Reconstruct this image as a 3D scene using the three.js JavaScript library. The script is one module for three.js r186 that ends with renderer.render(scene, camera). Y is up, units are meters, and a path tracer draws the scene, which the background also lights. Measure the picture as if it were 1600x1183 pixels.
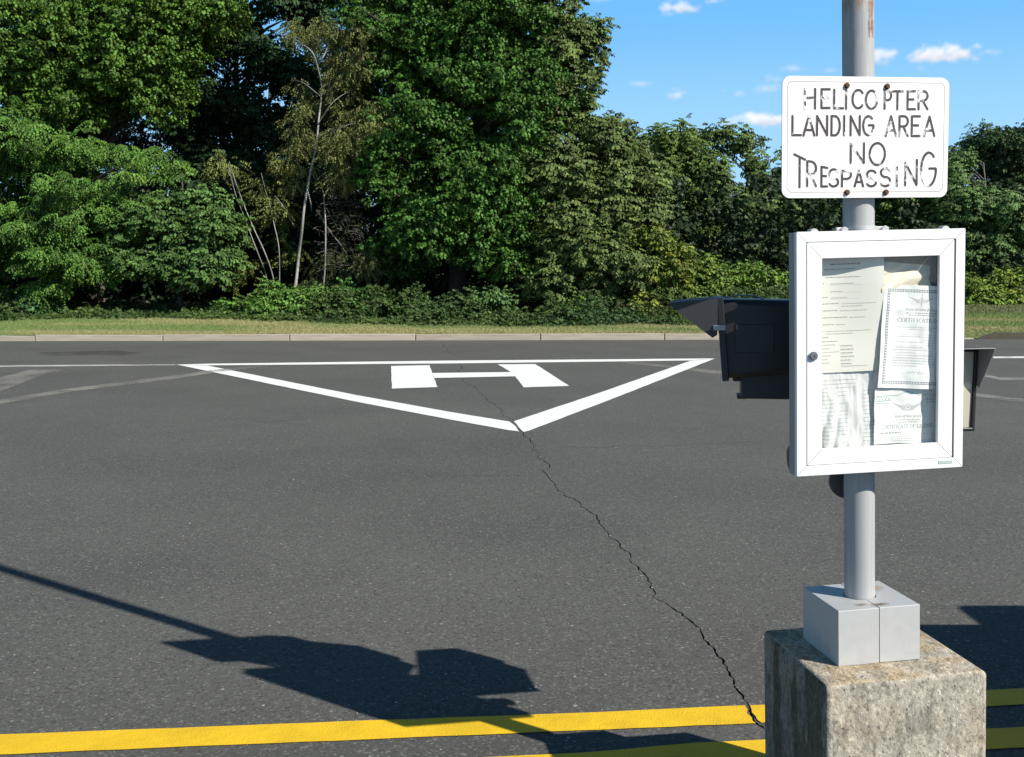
import * as THREE from 'three';
import { RoundedBoxGeometry } from 'three/addons/geometries/RoundedBoxGeometry.js';
import { ConvexGeometry } from 'three/addons/geometries/ConvexGeometry.js';
import { mergeGeometries, mergeVertices, toCreasedNormals } from 'three/addons/utils/BufferGeometryUtils.js';

// ------------------------------------------------------------------ camera, sky, sun, exposure
const scene = new THREE.Scene();
const EYE = 1.65, FOCAL = 1700, PITCH = Math.atan((591.5 - 425) / FOCAL);
const camera = new THREE.PerspectiveCamera(2 * Math.atan(591.5 / FOCAL) * 180 / Math.PI, 1600 / 1183, 0.05, 2500);
camera.position.set(0, EYE, 0);
camera.rotation.x = -PITCH;
const renderer = new THREE.WebGLRenderer({ antialias: true });
renderer.toneMapping = THREE.LinearToneMapping;
renderer.toneMappingExposure = 1.3;
renderer.shadowMap.enabled = true;
const TO_SUN = new THREE.Vector3(0.7935, 0.745, 0.6086).normalize();
const sun = new THREE.DirectionalLight(new THREE.Color(1, 0.95, 0.87), 5);
sun.position.copy(TO_SUN).multiplyScalar(60); sun.target.position.set(0, 0, -15);
sun.position.add(sun.target.position);
sun.castShadow = true; sun.shadow.radius = 1; sun.shadow.mapSize.set(4096, 4096);
Object.assign(sun.shadow.camera, { left: -45, right: 45, top: 40, bottom: -40, near: 1, far: 160 });
scene.add(sun, sun.target);

// ------------------------------------------------------------------ numbers: random, noise, points
function rng(seed) { let a = seed >>> 0; return () => { a = (a + 0x6D2B79F5) | 0; let t = Math.imul(a ^ (a >>> 15), 1 | a); t = (t + Math.imul(t ^ (t >>> 7), 61 | t)) ^ t; return ((t ^ (t >>> 14)) >>> 0) / 4294967296; }; }
function hash2(x, y, s) { let h = Math.imul(x, 374761393) + Math.imul(y, 668265263) + Math.imul(s, 1274126177); h = Math.imul(h ^ (h >>> 13), 1274126177); return ((h ^ (h >>> 16)) >>> 0) / 4294967296; }
function vnoise(x, y, s = 0, wrap = 0) {
  let xi = Math.floor(x), yi = Math.floor(y); const fx = x - xi, fy = y - yi, u = fx * fx * (3 - 2 * fx), v = fy * fy * (3 - 2 * fy);
  let x1 = xi + 1, y1 = yi + 1;
  if (wrap) { xi = ((xi % wrap) + wrap) % wrap; yi = ((yi % wrap) + wrap) % wrap; x1 = ((x1 % wrap) + wrap) % wrap; y1 = ((y1 % wrap) + wrap) % wrap; }
  const a = hash2(xi, yi, s), b = hash2(x1, yi, s), c = hash2(xi, y1, s), d = hash2(x1, y1, s);
  return a + (b - a) * u + (c - a) * v + (a - b - c + d) * u * v;
}
function fbm(x, y, s = 0, oct = 4, wrap = 0) { let a = 0.5, f = 1, t = 0, n = 0; for (let i = 0; i < oct; i++) { t += a * vnoise(x * f, y * f, s + i * 17, wrap ? wrap * f : 0); n += a; a *= 0.5; f *= 2; } return t / n; }
const clamp = (x, a = 0, b = 1) => Math.min(b, Math.max(a, x)), mix = (a, b, t) => a + (b - a) * t;
const smooth = (a, b, x) => { const t = clamp((x - a) / (b - a)); return t * t * (3 - 2 * t); };
const CP = Math.cos(PITCH), SP = Math.sin(PITCH);
function ray(u, v) { const x = (u - 800) / FOCAL, y = -(v - 591.5) / FOCAL; return [x, y * CP - SP, -CP - y * SP]; }
function at(u, v, z) { const d = ray(u, v), t = z / d[2]; return [t * d[0], EYE + t * d[1], z]; }          // the point seen at a pixel, z metres along the world's depth
function onGround(u, v, h = 0) { const d = ray(u, v), t = (h - EYE) / d[1]; return [t * d[0], t * d[2]]; }   // [x, z] of the ground seen at a pixel

// ------------------------------------------------------------------ the sky as a computed picture
{
  const W = 4096, H = 2048, data = new Float32Array(W * H * 4);
  const C = (r, g, b) => [r, g, b];
  const stops = [[-0.02, C(0.50, 0.66, 0.82)], [0.0, C(0.47, 0.655, 0.83)], [0.10, C(0.295, 0.555, 0.80)], [0.24, C(0.140, 0.415, 0.765)], [0.36, C(0.070, 0.19, 0.36)], [0.55, C(0.030, 0.08, 0.17)], [1.0, C(0.018, 0.046, 0.105)]];
  const colour = (y) => { for (let i = 1; i < stops.length; i++) if (y <= stops[i][0]) { const t = smooth(stops[i - 1][0], stops[i][0], y); return stops[i - 1][1].map((c, k) => mix(c, stops[i][1][k], t)); } return stops[stops.length - 1][1]; };
  for (let row = 0; row < H; row++) {
    const el = ((row + 0.5) / H - 0.5) * Math.PI, y = Math.sin(el), base = y < 0 ? C(0.075, 0.075, 0.065) : colour(y), ce = Math.cos(el);
    for (let col = 0; col < W; col++) {
      let [r, g, b] = base;
      if (y > 0) {
        const az = ((col + 0.5) / W - 0.5) * 2 * Math.PI, d = Math.cos(az) * ce * TO_SUN.x + Math.sin(az) * ce * TO_SUN.z + y * TO_SUN.y;
        const glow = d > 0.3 ? 0.14 * Math.pow((d - 0.3) / 0.7, 5) : 0;
        r += glow; g += glow; b += glow;
      }
      const i = (row * W + col) * 4; data[i] = r; data[i + 1] = g; data[i + 2] = b; data[i + 3] = 1;
    }
  }
  // small fair-weather clouds, given by their bearing and height over the horizon
  function cloud(az0, el0, wAz, hEl, strength, seed) {
    const c0 = Math.floor((az0 - wAz * 1.4 + Math.PI) / (2 * Math.PI) * W), c1 = Math.ceil((az0 + wAz * 1.4 + Math.PI) / (2 * Math.PI) * W);
    const r0 = Math.max(H / 2 + 2, Math.floor(((el0 - hEl * 1.5) / Math.PI + 0.5) * H)), r1 = Math.min(H - 1, Math.ceil(((el0 + hEl * 1.6) / Math.PI + 0.5) * H));
    for (let row = r0; row <= r1; row++) for (let c = c0; c <= c1; c++) {
      const az = ((c + 0.5) / W - 0.5) * 2 * Math.PI, el = ((row + 0.5) / H - 0.5) * Math.PI;
      const dx = (az - az0) / wAz, dy = (el - el0) / hEl;
      const n = fbm(az * 120 + seed * 3.1, el * 190, seed, 5), n2 = fbm(az * 300, el * 420 + seed, seed + 5, 3);
      const body = 1 - Math.sqrt(dx * dx + (dy > 0 ? dy * dy : dy * dy * 2.2)) + (n - 0.5) * 1.5 + (n2 - 0.5) * 0.45;
      const a = smooth(0.0, 0.85, body) * strength * 0.92;
      if (a <= 0) continue;
      const i = (row * W + (((c % W) + W) % W)) * 4, lit = mix(0.72, 1, smooth(-0.7, 0.5, dy + (n2 - 0.5) * 0.8));
      data[i] = mix(data[i], 0.80 * lit, a); data[i + 1] = mix(data[i + 1], 0.80 * lit, a); data[i + 2] = mix(data[i + 2], 0.83 * lit + 0.02, a);
    }
  }
  const bearing = (u, v) => { const d = ray(u, v), l = Math.hypot(...d); return [Math.atan2(d[2], d[0]), Math.asin(d[1] / l)]; };
  const px = 1 / FOCAL;
  for (const [u, v, w, h, s] of [[1062, 12, 30, 12, 0.8], [1046, 23, 16, 5, 0.35], [1117, 2, 16, 5, 0.5], [935, 0, 24, 4, 0.3], [1475, 86, 66, 17, 1], [1376, 90, 24, 17, 0.85], [1438, 108, 10, 5, 0.25], [1058, 149, 20, 10, 0.55], [1004, 132, 26, 5, 0.3], [1192, 188, 52, 13, 1], [1250, 182, 30, 14, 0.9], [1195, 139, 26, 9, 0.4], [1155, 147, 12, 6, 0.25], [1130, 142, 8, 4, 0.25], [1241, 108, 22, 8, 0.4], [1296, 110, 14, 6, 0.3], [1212, 124, 18, 8, 0.3]]) { const [a, e] = bearing(u, v); cloud(a, e, w * px, h * px, s, Math.floor(u + v)); }
  const r = rng(77);
  for (let k = 0; k < 46; k++) { const az = -Math.PI + r() * 2 * Math.PI, el = 0.05 + r() * 0.22, w = 0.02 + r() * 0.05; if (az > -2.05 && az < -1.1) continue; cloud(az, el, w, w * 0.26, 0.5 + r() * 0.5, 400 + k); }
  const sky = new THREE.DataTexture(data, W, H, THREE.RGBAFormat, THREE.FloatType);
  sky.mapping = THREE.EquirectangularReflectionMapping; sky.magFilter = THREE.LinearFilter; sky.minFilter = THREE.LinearFilter; sky.wrapS = THREE.RepeatWrapping; sky.needsUpdate = true;
  scene.background = sky; scene.environment = sky;
}

// ------------------------------------------------------------------ helpers for things
const used = {};
function numbered(name) { const n = used[name] = (used[name] ?? -1) + 1; return n ? `${name}_${String(n).padStart(3, '0')}` : name; }
function tag(o, label, category, group, kind) { o.userData = {}; if (label) o.userData.label = label; if (category) o.userData.category = category; if (group) o.userData.group = group; if (kind) o.userData.kind = kind; return o; }
function thing(name, label, category, group) { const o = new THREE.Group(); o.name = numbered(name); scene.add(o); return tag(o, label, category, group); }
function mesh(name, geo, mat, parent) { const m = new THREE.Mesh(geo, mat); m.name = parent ? name : numbered(name); m.castShadow = m.receiveShadow = true; (parent ?? scene).add(m); return m; }
function structure(o, label) { o.userData = { kind: 'structure' }; if (label) o.userData.label = label; return o; }
const V = (x, y, z) => new THREE.Vector3(x, y, z);
function box(w, h, d, x = 0, y = 0, z = 0, r = 0) { const g = r ? new RoundedBoxGeometry(w, h, d, 2, r) : new THREE.BoxGeometry(w, h, d); g.translate(x, y, z); return g; }
function cyl(r, h, x = 0, y = 0, z = 0, axis = 'y', seg = 24, r2 = r) { const g = new THREE.CylinderGeometry(r2, r, h, seg); if (axis === 'z') g.rotateX(Math.PI / 2); if (axis === 'x') g.rotateZ(Math.PI / 2); g.translate(x, y, z); return g; }
function tubePath(pts, radii, seg = 6, smoothN = 0) {             // tapered tube along points
  let P = pts.map((p) => p.isVector3 ? p : V(...p));
  if (smoothN) { const c = new THREE.CatmullRomCurve3(P); const n = smoothN, R = []; for (let i = 0; i <= n; i++) { const t = i / n * (radii.length - 1), k = Math.min(radii.length - 2, Math.floor(t)); R.push(mix(radii[k], radii[k + 1], t - k)); } P = c.getPoints(n); radii = R; }
  const pos = [], idx = [], uv = []; let len = 0, side = V(1, 0, 0.3).normalize();
  for (let i = 0; i < P.length; i++) {
    const t = P[Math.min(i + 1, P.length - 1)].clone().sub(P[Math.max(0, i - 1)]).normalize();
    if (i) len += P[i].distanceTo(P[i - 1]);
    const b = t.clone().cross(side).normalize(); side = b.clone().cross(t).normalize();
    for (let k = 0; k <= seg; k++) { const a = k / seg * 2 * Math.PI, c = Math.cos(a) * radii[i], s = Math.sin(a) * radii[i]; pos.push(P[i].x + side.x * c + b.x * s, P[i].y + side.y * c + b.y * s, P[i].z + side.z * c + b.z * s); uv.push(k / seg, len); }
  }
  for (let i = 0; i < P.length - 1; i++) for (let k = 0; k < seg; k++) { const a = i * (seg + 1) + k, b = a + seg + 1; idx.push(a, a + 1, b, a + 1, b + 1, b); }
  const g = new THREE.BufferGeometry(); g.setAttribute('position', new THREE.Float32BufferAttribute(pos, 3)); g.setAttribute('uv', new THREE.Float32BufferAttribute(uv, 2)); g.setIndex(idx); g.computeVertexNormals(); return g;
}
function sheetShape(pts, y, holes = []) {                        // flat polygon of [x, z] points at height y, uv in metres
  const s = new THREE.Shape(pts.map(([x, z]) => new THREE.Vector2(x, -z)));
  for (const h of holes) s.holes.push(new THREE.Path(h.map(([x, z]) => new THREE.Vector2(x, -z))));
  const g = new THREE.ShapeGeometry(s); g.rotateX(-Math.PI / 2); g.translate(0, y, 0); return g;
}

// ------------------------------------------------------------------ textures
function dataTex(size, fill, srgb, h = size) {
  const d = new Uint8Array(size * h * 4); fill(d, size, h);
  const t = new THREE.DataTexture(d, size, h, THREE.RGBAFormat); t.wrapS = t.wrapT = THREE.RepeatWrapping; t.magFilter = THREE.LinearFilter; t.minFilter = THREE.LinearMipmapLinearFilter; t.generateMipmaps = true;
  if (srgb) t.colorSpace = THREE.SRGBColorSpace; t.needsUpdate = true; return t;
}
const toS = (l) => 255 * (l <= 0.0031308 ? 12.92 * l : 1.055 * Math.pow(l, 1 / 2.4) - 0.055);
function noiseTex(size, fn, srgb = true, h = size) { return dataTex(size, (d) => { for (let y = 0; y < h; y++) for (let x = 0; x < size; x++) { const c = fn(x / size, y / h), i = (y * size + x) * 4; d[i] = toS(c[0]); d[i + 1] = toS(c[1]); d[i + 2] = toS(c[2]); d[i + 3] = 255; } }, srgb, h); }
function greyTex(size, fn, h = size) { return dataTex(size, (d) => { for (let y = 0; y < h; y++) for (let x = 0; x < size; x++) { const c = clamp(fn(x / size, y / h)) * 255, i = (y * size + x) * 4; d[i] = d[i + 1] = d[i + 2] = c; d[i + 3] = 255; } }, false, h); }
function canvasTex(w, h, draw, srgb = true) { const c = document.createElement('canvas'); c.width = w; c.height = h; draw(c.getContext('2d'), w, h); const t = new THREE.CanvasTexture(c); if (srgb) t.colorSpace = THREE.SRGBColorSpace; t.anisotropy = 8; return t; }

const ASPHALT_TILE = 7;
const asphaltTex = (() => {
  const S = 2048, L = new Float32Array(S * S), r = rng(5);
  for (let y = 0; y < S; y++) for (let x = 0; x < S; x++) L[y * S + x] = 0.081 + 0.045 * (fbm(x / S * 6, y / S * 6, 3, 5, 6) - 0.5) + 0.04 * (r() - 0.5);
  for (let k = 0; k < 420000; k++) {
    const cx = r() * S, cy = r() * S, rad = 0.6 + r() * r() * 1.9, q = r();
    const val = q < 0.46 ? 0.035 + r() * 0.03 : q < 0.94 ? 0.09 + r() * 0.08 : q < 0.9975 ? 0.15 + r() * 0.10 : 0.30 + r() * 0.25;
    const R = Math.ceil(rad);
    for (let dy = -R; dy <= R; dy++) for (let dx = -R; dx <= R; dx++) { const d = Math.hypot(dx, dy); if (d > rad) continue; const i = (((Math.floor(cy) + dy + S) % S) * S) + ((Math.floor(cx) + dx + S) % S); L[i] = mix(L[i], val, 0.85); }
  }
  return dataTex(S, (d) => { for (let i = 0; i < S * S; i++) { const l = L[i]; d[i * 4] = toS(l); d[i * 4 + 1] = toS(l); d[i * 4 + 2] = toS(l * 0.905); d[i * 4 + 3] = 255; } }, true);
})();
asphaltTex.repeat.set(1 / ASPHALT_TILE, 1 / ASPHALT_TILE);
const asphaltBump = asphaltTex.clone(); asphaltBump.colorSpace = THREE.NoColorSpace;

const std = (c, o = {}) => new THREE.MeshStandardMaterial({ color: Array.isArray(c) ? new THREE.Color().setRGB(...c) : c, roughness: 0.8, ...o });
const phys = (c, o = {}) => new THREE.MeshPhysicalMaterial({ color: Array.isArray(c) ? new THREE.Color().setRGB(...c) : c, roughness: 0.6, ...o });
const M = {
  asphalt: std([1, 1, 1], { map: asphaltTex, bumpMap: asphaltBump, bumpScale: 0.004, roughness: 0.92 }),
  soil: std([0.05, 0.045, 0.035], { roughness: 1 }),
  crackWall: std([0.03, 0.028, 0.025], { roughness: 1 }),
};

// ------------------------------------------------------------------ ground, asphalt with its cracks, kerb, bank
const kerbZ = (x) => -26.43 - 0.0325 * x;
function bankY(x, z) { const d = kerbZ(x) - 0.15 - z; const drop = 0.115 * smooth(9.5, 9.9, x) * smooth(11.95, 11.55, x) * smooth(2.2, 0, Math.max(0, d)); if (d < 0) return 0.14 - drop; const n = (fbm(x * 0.25 + 40, z * 0.25, 9, 3) - 0.5); return 0.14 - drop + 0.035 * Math.min(d, 4.2) + 0.055 * clamp(d - 4.2, 0, 12) + 0.22 * n * smooth(0.3, 3, d); }

structure(mesh('ground', (() => { const g = new THREE.PlaneGeometry(1600, 1600); g.rotateX(-Math.PI / 2); g.translate(0, -0.035, 0); return g; })(), M.soil));

function crackLine(pix, w0, w1, seed, steps = 4, jit = 0.28) {
  const r = rng(seed), P = pix.map(([u, v]) => onGround(u, v)), C = [];
  for (let i = 0; i < P.length - 1; i++) for (let k = 0; k < steps; k++) {
    const t = k / steps, dx = P[i + 1][0] - P[i][0], dz = P[i + 1][1] - P[i][1], j = k ? (r() - 0.5) * jit : 0;
    C.push([P[i][0] + dx * t - dz * j, P[i][1] + dz * t + dx * j]);
  }
  C.push(P[P.length - 1]);
  const L = [], R = [];
  C.forEach((c, i) => {
    const a = C[Math.max(0, i - 1)], b = C[Math.min(C.length - 1, i + 1)], l = Math.hypot(b[0] - a[0], b[1] - a[1]), nx = -(b[1] - a[1]) / l, nz = (b[0] - a[0]) / l;
    const end = Math.min(1, i / 2, (C.length - 1 - i) / 2), w = (mix(w0, w1, i / C.length) * (0.45 + 1.1 * r()) * end + 0.0006) / 2;
    L.push([c[0] + nx * w, c[1] + nz * w]); R.push([c[0] - nx * w, c[1] - nz * w]);
  });
  return L.concat(R.reverse());
}
const crackA = [[689, 535.5], [699, 544], [711, 555], [719, 570], [723.6, 583], [730, 600], [747, 612.6], [768, 629.6], [781, 638], [796, 653], [806, 662], [815, 674], [818, 677], [833.8, 695], [840.5, 713], [851.8, 722], [853, 740], [867.6, 760.4], [881, 774], [905.9, 785], [919.4, 798.6], [932.9, 807.6], [939.6, 821], [950.9, 834.7], [968.9, 855], [984.7, 866], [985.6, 877.5], [998, 886.5], [1009.5, 900], [1016, 916], [1023, 925], [1020.7, 933], [1043, 945], [1065.8, 958.6], [1081.5, 972], [1095, 985.6], [1106, 1003.6], [1117.6, 1019], [1131, 1033], [1140, 1051], [1146.8, 1071], [1155.9, 1082.5], [1170, 1103], [1174, 1118], [1183, 1131], [1196, 1140]];
const cracks = [
  crackLine(crackA, 0.0062, 0.008, 11, 4, 0.15),
  crackLine([[862, 699.5], [926, 698.6], [998, 697.3], [1115, 692.8], [1225, 692]], 0.0085, 0.007, 12),
  crackLine([[640, 746], [700, 744.5], [760, 744], [846, 743]], 0.006, 0.008, 13),
];
{
  const hw = 60, zN = 45; const edge = []; for (let x = hw; x >= -hw; x -= 10) edge.push([x, kerbZ(x)]);
  const a = mesh('asphalt', sheetShape([[-hw, zN], [hw, zN], ...edge], 0, cracks), M.asphalt); structure(a);
  const pos = [], idx = [];
  for (const c of cracks) { const n = c.length, o = pos.length / 3; c.forEach(([x, z]) => pos.push(x, 0, z, x, -0.032, z)); for (let i = 0; i < n; i++) { const p = o + i * 2, q = o + ((i + 1) % n) * 2; idx.push(p, p + 1, q, q, p + 1, q + 1); } }
  const g = new THREE.BufferGeometry(); g.setAttribute('position', new THREE.Float32BufferAttribute(pos, 3)); g.setIndex(idx); g.computeVertexNormals();
  mesh('crack_wall', g, M.crackWall, a);
}
// kerb stones
{
  const kerbTex = noiseTex(256, (u, v) => { const n = fbm(u * 8, v * 8, 21, 4, 8), s = hash2(Math.floor(u * 256), Math.floor(v * 256), 4); const l = 0.36 + 0.16 * (n - 0.5) + 0.07 * (s - 0.5); return [l * 1.08, l * 0.94, l * 0.74]; });
  kerbTex.repeat.set(1, 1);
  const k = new THREE.Group(); k.name = 'kerb'; scene.add(k); structure(k);
  const tones = [1, 0.93, 1.06, 0.97].map((t) => std([t, t, t], { map: kerbTex, roughness: 0.9, bumpMap: kerbTex, bumpScale: 0.002 }));
  const L = 3.035, stone = box(L - 0.015, 0.24, 0.16, 0, 0.03, 0, 0.018);
  const angle = Math.atan(0.0325);
  for (let i = -9; i < 7; i++) {
    const x = -11.45 + L * (i + 0.5), m = mesh('kerb_stone', stone, tones[(i + 40) * 7 % 4], k);
    m.position.set(x, ((i * 37) % 5 - 2) * 0.0035, kerbZ(x) - 0.08); m.rotation.y = angle; m.rotation.z = ((i * 13) % 5 - 2) * 0.0022;
  }
  const flush = mesh('kerb_stone', box(1.55, 0.2, 0.16, 0, -0.07, 0, 0.012), tones[2], k); flush.position.set(10.62, 0, kerbZ(10.62) - 0.08); flush.rotation.y = angle;
  const dark = std([0.2, 0.2, 0.19], { map: kerbTex, roughness: 0.95 });
  const prof = new THREE.Shape([[0, -0.1], [0.02, 0.0], [0.5, 0.15], [9, 0.15], [9, -0.1]].map((p) => new THREE.Vector2(...p)));
  const g = new THREE.ExtrudeGeometry(prof, { depth: 0.15, bevelEnabled: true, bevelSize: 0.012, bevelThickness: 0.012, bevelSegments: 1 });
  const b = mesh('kerb_stone', g, dark, k); b.position.set(11.48, 0, kerbZ(11.48) - 0.16); b.rotation.y = angle; b.userData.label = 'dark asphalt covered kerb rising beside the drop kerb';
}
// grass bank
{
  const nx = 240, nz = 90, pos = [], col = [], idx = [], uv = [];
  for (let j = 0; j <= nz; j++) for (let i = 0; i <= nx; i++) {
    const x = -60 + 120 * i / nx, t = j / nz, d = t * t * 60 + t * 3, z = kerbZ(x) - 0.14 - d, y = bankY(x, z) - (j === 0 ? 0.01 : 0);
    pos.push(x, y, z); uv.push(x, z);
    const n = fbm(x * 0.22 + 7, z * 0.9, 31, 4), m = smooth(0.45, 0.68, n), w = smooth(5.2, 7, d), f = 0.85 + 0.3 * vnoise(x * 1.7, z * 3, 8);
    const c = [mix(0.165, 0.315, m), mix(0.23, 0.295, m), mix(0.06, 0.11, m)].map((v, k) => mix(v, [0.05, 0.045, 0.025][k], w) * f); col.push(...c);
  }
  for (let j = 0; j < nz; j++) for (let i = 0; i < nx; i++) { const a = j * (nx + 1) + i, b = a + nx + 1; idx.push(a, a + 1, b, a + 1, b + 1, b); }
  const g = new THREE.BufferGeometry(); g.setAttribute('position', new THREE.Float32BufferAttribute(pos, 3)); g.setAttribute('color', new THREE.Float32BufferAttribute(col, 3)); g.setAttribute('uv', new THREE.Float32BufferAttribute(uv, 2)); g.setIndex(idx); g.computeVertexNormals();
  const tex = noiseTex(512, (u, v) => { const n = fbm(u * 32, v * 32, 41, 4, 32); const l = 0.6 + 0.8 * (n - 0.3); return [clamp(l), clamp(l), clamp(l)]; }); tex.repeat.set(0.5, 0.5);
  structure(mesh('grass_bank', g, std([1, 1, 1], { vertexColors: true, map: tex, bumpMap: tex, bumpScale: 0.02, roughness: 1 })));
}

// ------------------------------------------------------------------ paint on the asphalt
const wearTex = (cover, seed, sx = 1) => greyTex(512, (u, v) => { const n = fbm(u * 6, v * 6 * sx, seed, 5, 6), s = hash2(Math.floor(u * 512), Math.floor(v * 512), seed); return smooth(0.42, 0.56, cover + (n - 0.5) * 0.9 + (s - 0.5) * 0.7); });
const paintGrain = greyTex(512, (u, v) => 0.5 + 0.5 * (hash2(Math.floor(u * 512), Math.floor(v * 512), 3) - 0.5) + 0.4 * (fbm(u * 20, v * 20, 5, 3, 20) - 0.5));
paintGrain.repeat.set(1.2, 1.2);
const whitePaint = std([0.82, 0.82, 0.80], { roughness: 0.75, bumpMap: paintGrain, bumpScale: 0.003 });
const px2g = (list) => list.map(([u, v]) => onGround(u, v));
function ragged(pts, seed, amp = 0.008, step = 0.25) {             // sprayed edges wander by a few millimetres
  const r = rng(seed), out = [];
  pts.forEach((p, i) => { const q = pts[(i + 1) % pts.length], l = Math.hypot(q[0] - p[0], q[1] - p[1]), n = Math.max(1, Math.round(l / step)); for (let k = 0; k < n; k++) { const t = k / n; out.push([mix(p[0], q[0], t) + (k ? (r() - 0.5) * amp : 0), mix(p[1], q[1], t) + (k ? (r() - 0.5) * amp : 0)]); } });
  return out;
}
{
  const t = thing('landing_triangle', 'freshly painted white triangle outline on the asphalt around the letter H', 'road marking');
  mesh('painted_line', sheetShape(ragged(px2g([[275, 570], [324, 568.7], [700, 563.8], [900, 562.2], [1116.7, 560.3], [1079, 563.6], [900, 565.9], [700, 568.2], [324, 571.2]]), 1), 0.004), whitePaint, t);
  mesh('painted_line', sheetShape(ragged(px2g([[275, 570], [324, 571.6], [560, 618.4], [700, 643.6], [795.5, 659.2], [801, 663], [806, 667], [809, 672], [811, 674.6], [793, 672.4], [700, 655.4], [560, 628.8], [281, 571]]), 2), 0.004), whitePaint, t);
  mesh('painted_line', sheetShape(ragged(px2g([[802.5, 659], [940, 613], [1079, 564], [1116.7, 560.6], [970, 618.5], [828, 673], [818, 675.5], [815, 673], [811, 668.5], [807, 663]]), 3), 0.004), whitePaint, t);
  const h = thing('painted_letter', 'large white letter H painted inside the white triangle', 'road marking');
  const A = [[611, 572.2], [671.3, 571], [675.2, 583.2], [798.5, 581.7], [777.6, 569.7], [836.2, 569.2], [889.4, 603.4], [818.4, 605.6], [804.8, 588.4], [678, 591], [683.5, 605.2], [612.3, 607.6]];
  mesh('painted_bar', sheetShape(ragged(px2g([A[0], A[1], A[2], A[9], A[10], A[11]]), 4), 0.004), whitePaint, h);
  mesh('painted_bar', sheetShape(ragged(px2g([A[4], A[5], A[6], A[7], A[8], A[3]]), 5), 0.004), whitePaint, h);
  mesh('painted_bar', sheetShape(ragged(px2g([[675.4, 583.2], [798.3, 581.7], [804.6, 588.4], [678.2, 591]]), 6), 0.004), whitePaint, h);
  // yellow lines
  const yellowTex = noiseTex(512, (u, v) => { const n = fbm(u * 10, v * 10, 61, 4, 10), s = hash2(Math.floor(u * 512), Math.floor(v * 512), 9), line = Math.abs(v - 0.5 - 0.32 * (fbm(u * 5, 2.5, 64, 4, 5) - 0.5)), line2 = Math.abs(v - 0.2 - 0.3 * (fbm(u * 4, 7.5, 65, 4, 4) - 0.5)), hair = (line < 0.006 && vnoise(u * 9, 1, 66, 9) > 0.5) || (line2 < 0.005 && vnoise(u * 7, 3, 67, 7) > 0.6), bare = smooth(0.75, 0.82, fbm(u * 22, v * 22, 68, 3, 22)), k = 0.88 + 0.24 * (n - 0.5) + 0.2 * (s - 0.5), w = hair ? 0.8 : bare * 0.0; return [mix(0.88 * k, 0.10, w), mix(0.56 * k, 0.085, w), mix(0.012 * k, 0.05, w)]; });
  const yellow = std([1, 1, 1], { map: yellowTex, roughness: 0.7, bumpMap: paintGrain, bumpScale: 0.004 });
  const up1 = [[-9, -3.16], [-1.83, -3.75], [0.24, -3.939], [0.954, -4.015], [1.89, -4.165], [2.6, -4.27], [9, -5.2]], dn1 = [[-9, -2.99], [-1.83, -3.58], [0.231, -3.782], [0.916, -3.85], [1.816, -4.003], [2.6, -4.11], [9, -5.03]];
  const zAt = (L, x) => { for (let i = 1; i < L.length; i++) if (x <= L[i][0]) return mix(L[i - 1][1], L[i][1], (x - L[i - 1][0]) / (L[i][0] - L[i - 1][0])); return L[L.length - 1][1]; };
  const gapL = px2g([[1164, 1103.6], [1168, 1110], [1167, 1116], [1174, 1122], [1176, 1128], [1181, 1131.6]]), gapR = px2g([[1172, 1103.3], [1174, 1110], [1175, 1115], [1181, 1121], [1183, 1126], [1190, 1131]]);
  const y1 = thing('yellow_line', 'upper of the two yellow lines, the one broken by the dark crack', 'road marking');
  mesh('painted_line', sheetShape(ragged([...up1.filter((p) => p[0] < gapL[0][0]), ...gapL, ...dn1.filter((p) => p[0] < gapL[5][0]).reverse()], 7, 0.006, 0.12), 0.004), yellow, y1);
  mesh('painted_line', sheetShape(ragged([...up1.filter((p) => p[0] > gapR[0][0]), ...dn1.filter((p) => p[0] > gapR[5][0]).reverse(), ...[...gapR].reverse()], 8, 0.006, 0.12), 0.004), yellow, y1);
  const y2 = thing('yellow_line', 'lower of the two yellow lines, at the bottom edge, mostly in the concrete block shadow', 'road marking');
  const up2 = [...up1.slice(0, 3), [0.65, zAt(up1, 0.65)], ...up1.slice(3)].map(([x, z]) => [x, z + 0.302 + 0.09 * clamp(0.65 - x, 0, 0.8) + (x > 1 ? 0.05 * Math.min(1, x - 1) : 0)]), dn2 = up2.map(([x, z]) => [x, z + 0.165]);
  mesh('painted_line', sheetShape(ragged([...up2, ...dn2.reverse()], 9, 0.006, 0.12), 0.004), yellow, y2);
  // old, ground-off markings
  const ghost = (c, cover, seed, rep = [0.8, 0.8], rough = 0.9) => { const a = wearTex(cover, seed); a.repeat.set(...rep); return std(c, { alphaMap: a, transparent: true, roughness: rough }); };
  const faded = (label, pts, mat, y = 0.004) => tag(mesh('faded_line', sheetShape(px2g(pts), y), mat), label, 'road marking');
  faded('thin worn white line running in from the left to the triangle corner', [[-60, 571], [0, 571.3], [160, 570.2], [274, 569.6], [274, 571], [160, 572], [0, 573.7], [-60, 574]], ghost([0.55, 0.55, 0.52], 0.62, 91, [0.5, 2]));
  faded('long pale curve of a ground off line left of the triangle', [[-60, 630], [0, 625], [100, 608.5], [262, 588.5], [330, 578.5], [410, 571.6], [410, 573.2], [330, 583.5], [262, 594], [100, 614], [0, 632], [-60, 639]], ghost([0.225, 0.22, 0.195], 0.62, 92, [0.4, 0.4]));
  faded('pale wedge of a ground off line at the left edge', [[-60, 606], [0, 590], [45, 578.4], [98, 577.4], [98, 580.6], [70, 585], [0, 612], [-60, 626]], ghost([0.21, 0.205, 0.18], 0.6, 93, [0.4, 0.4]));
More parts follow.
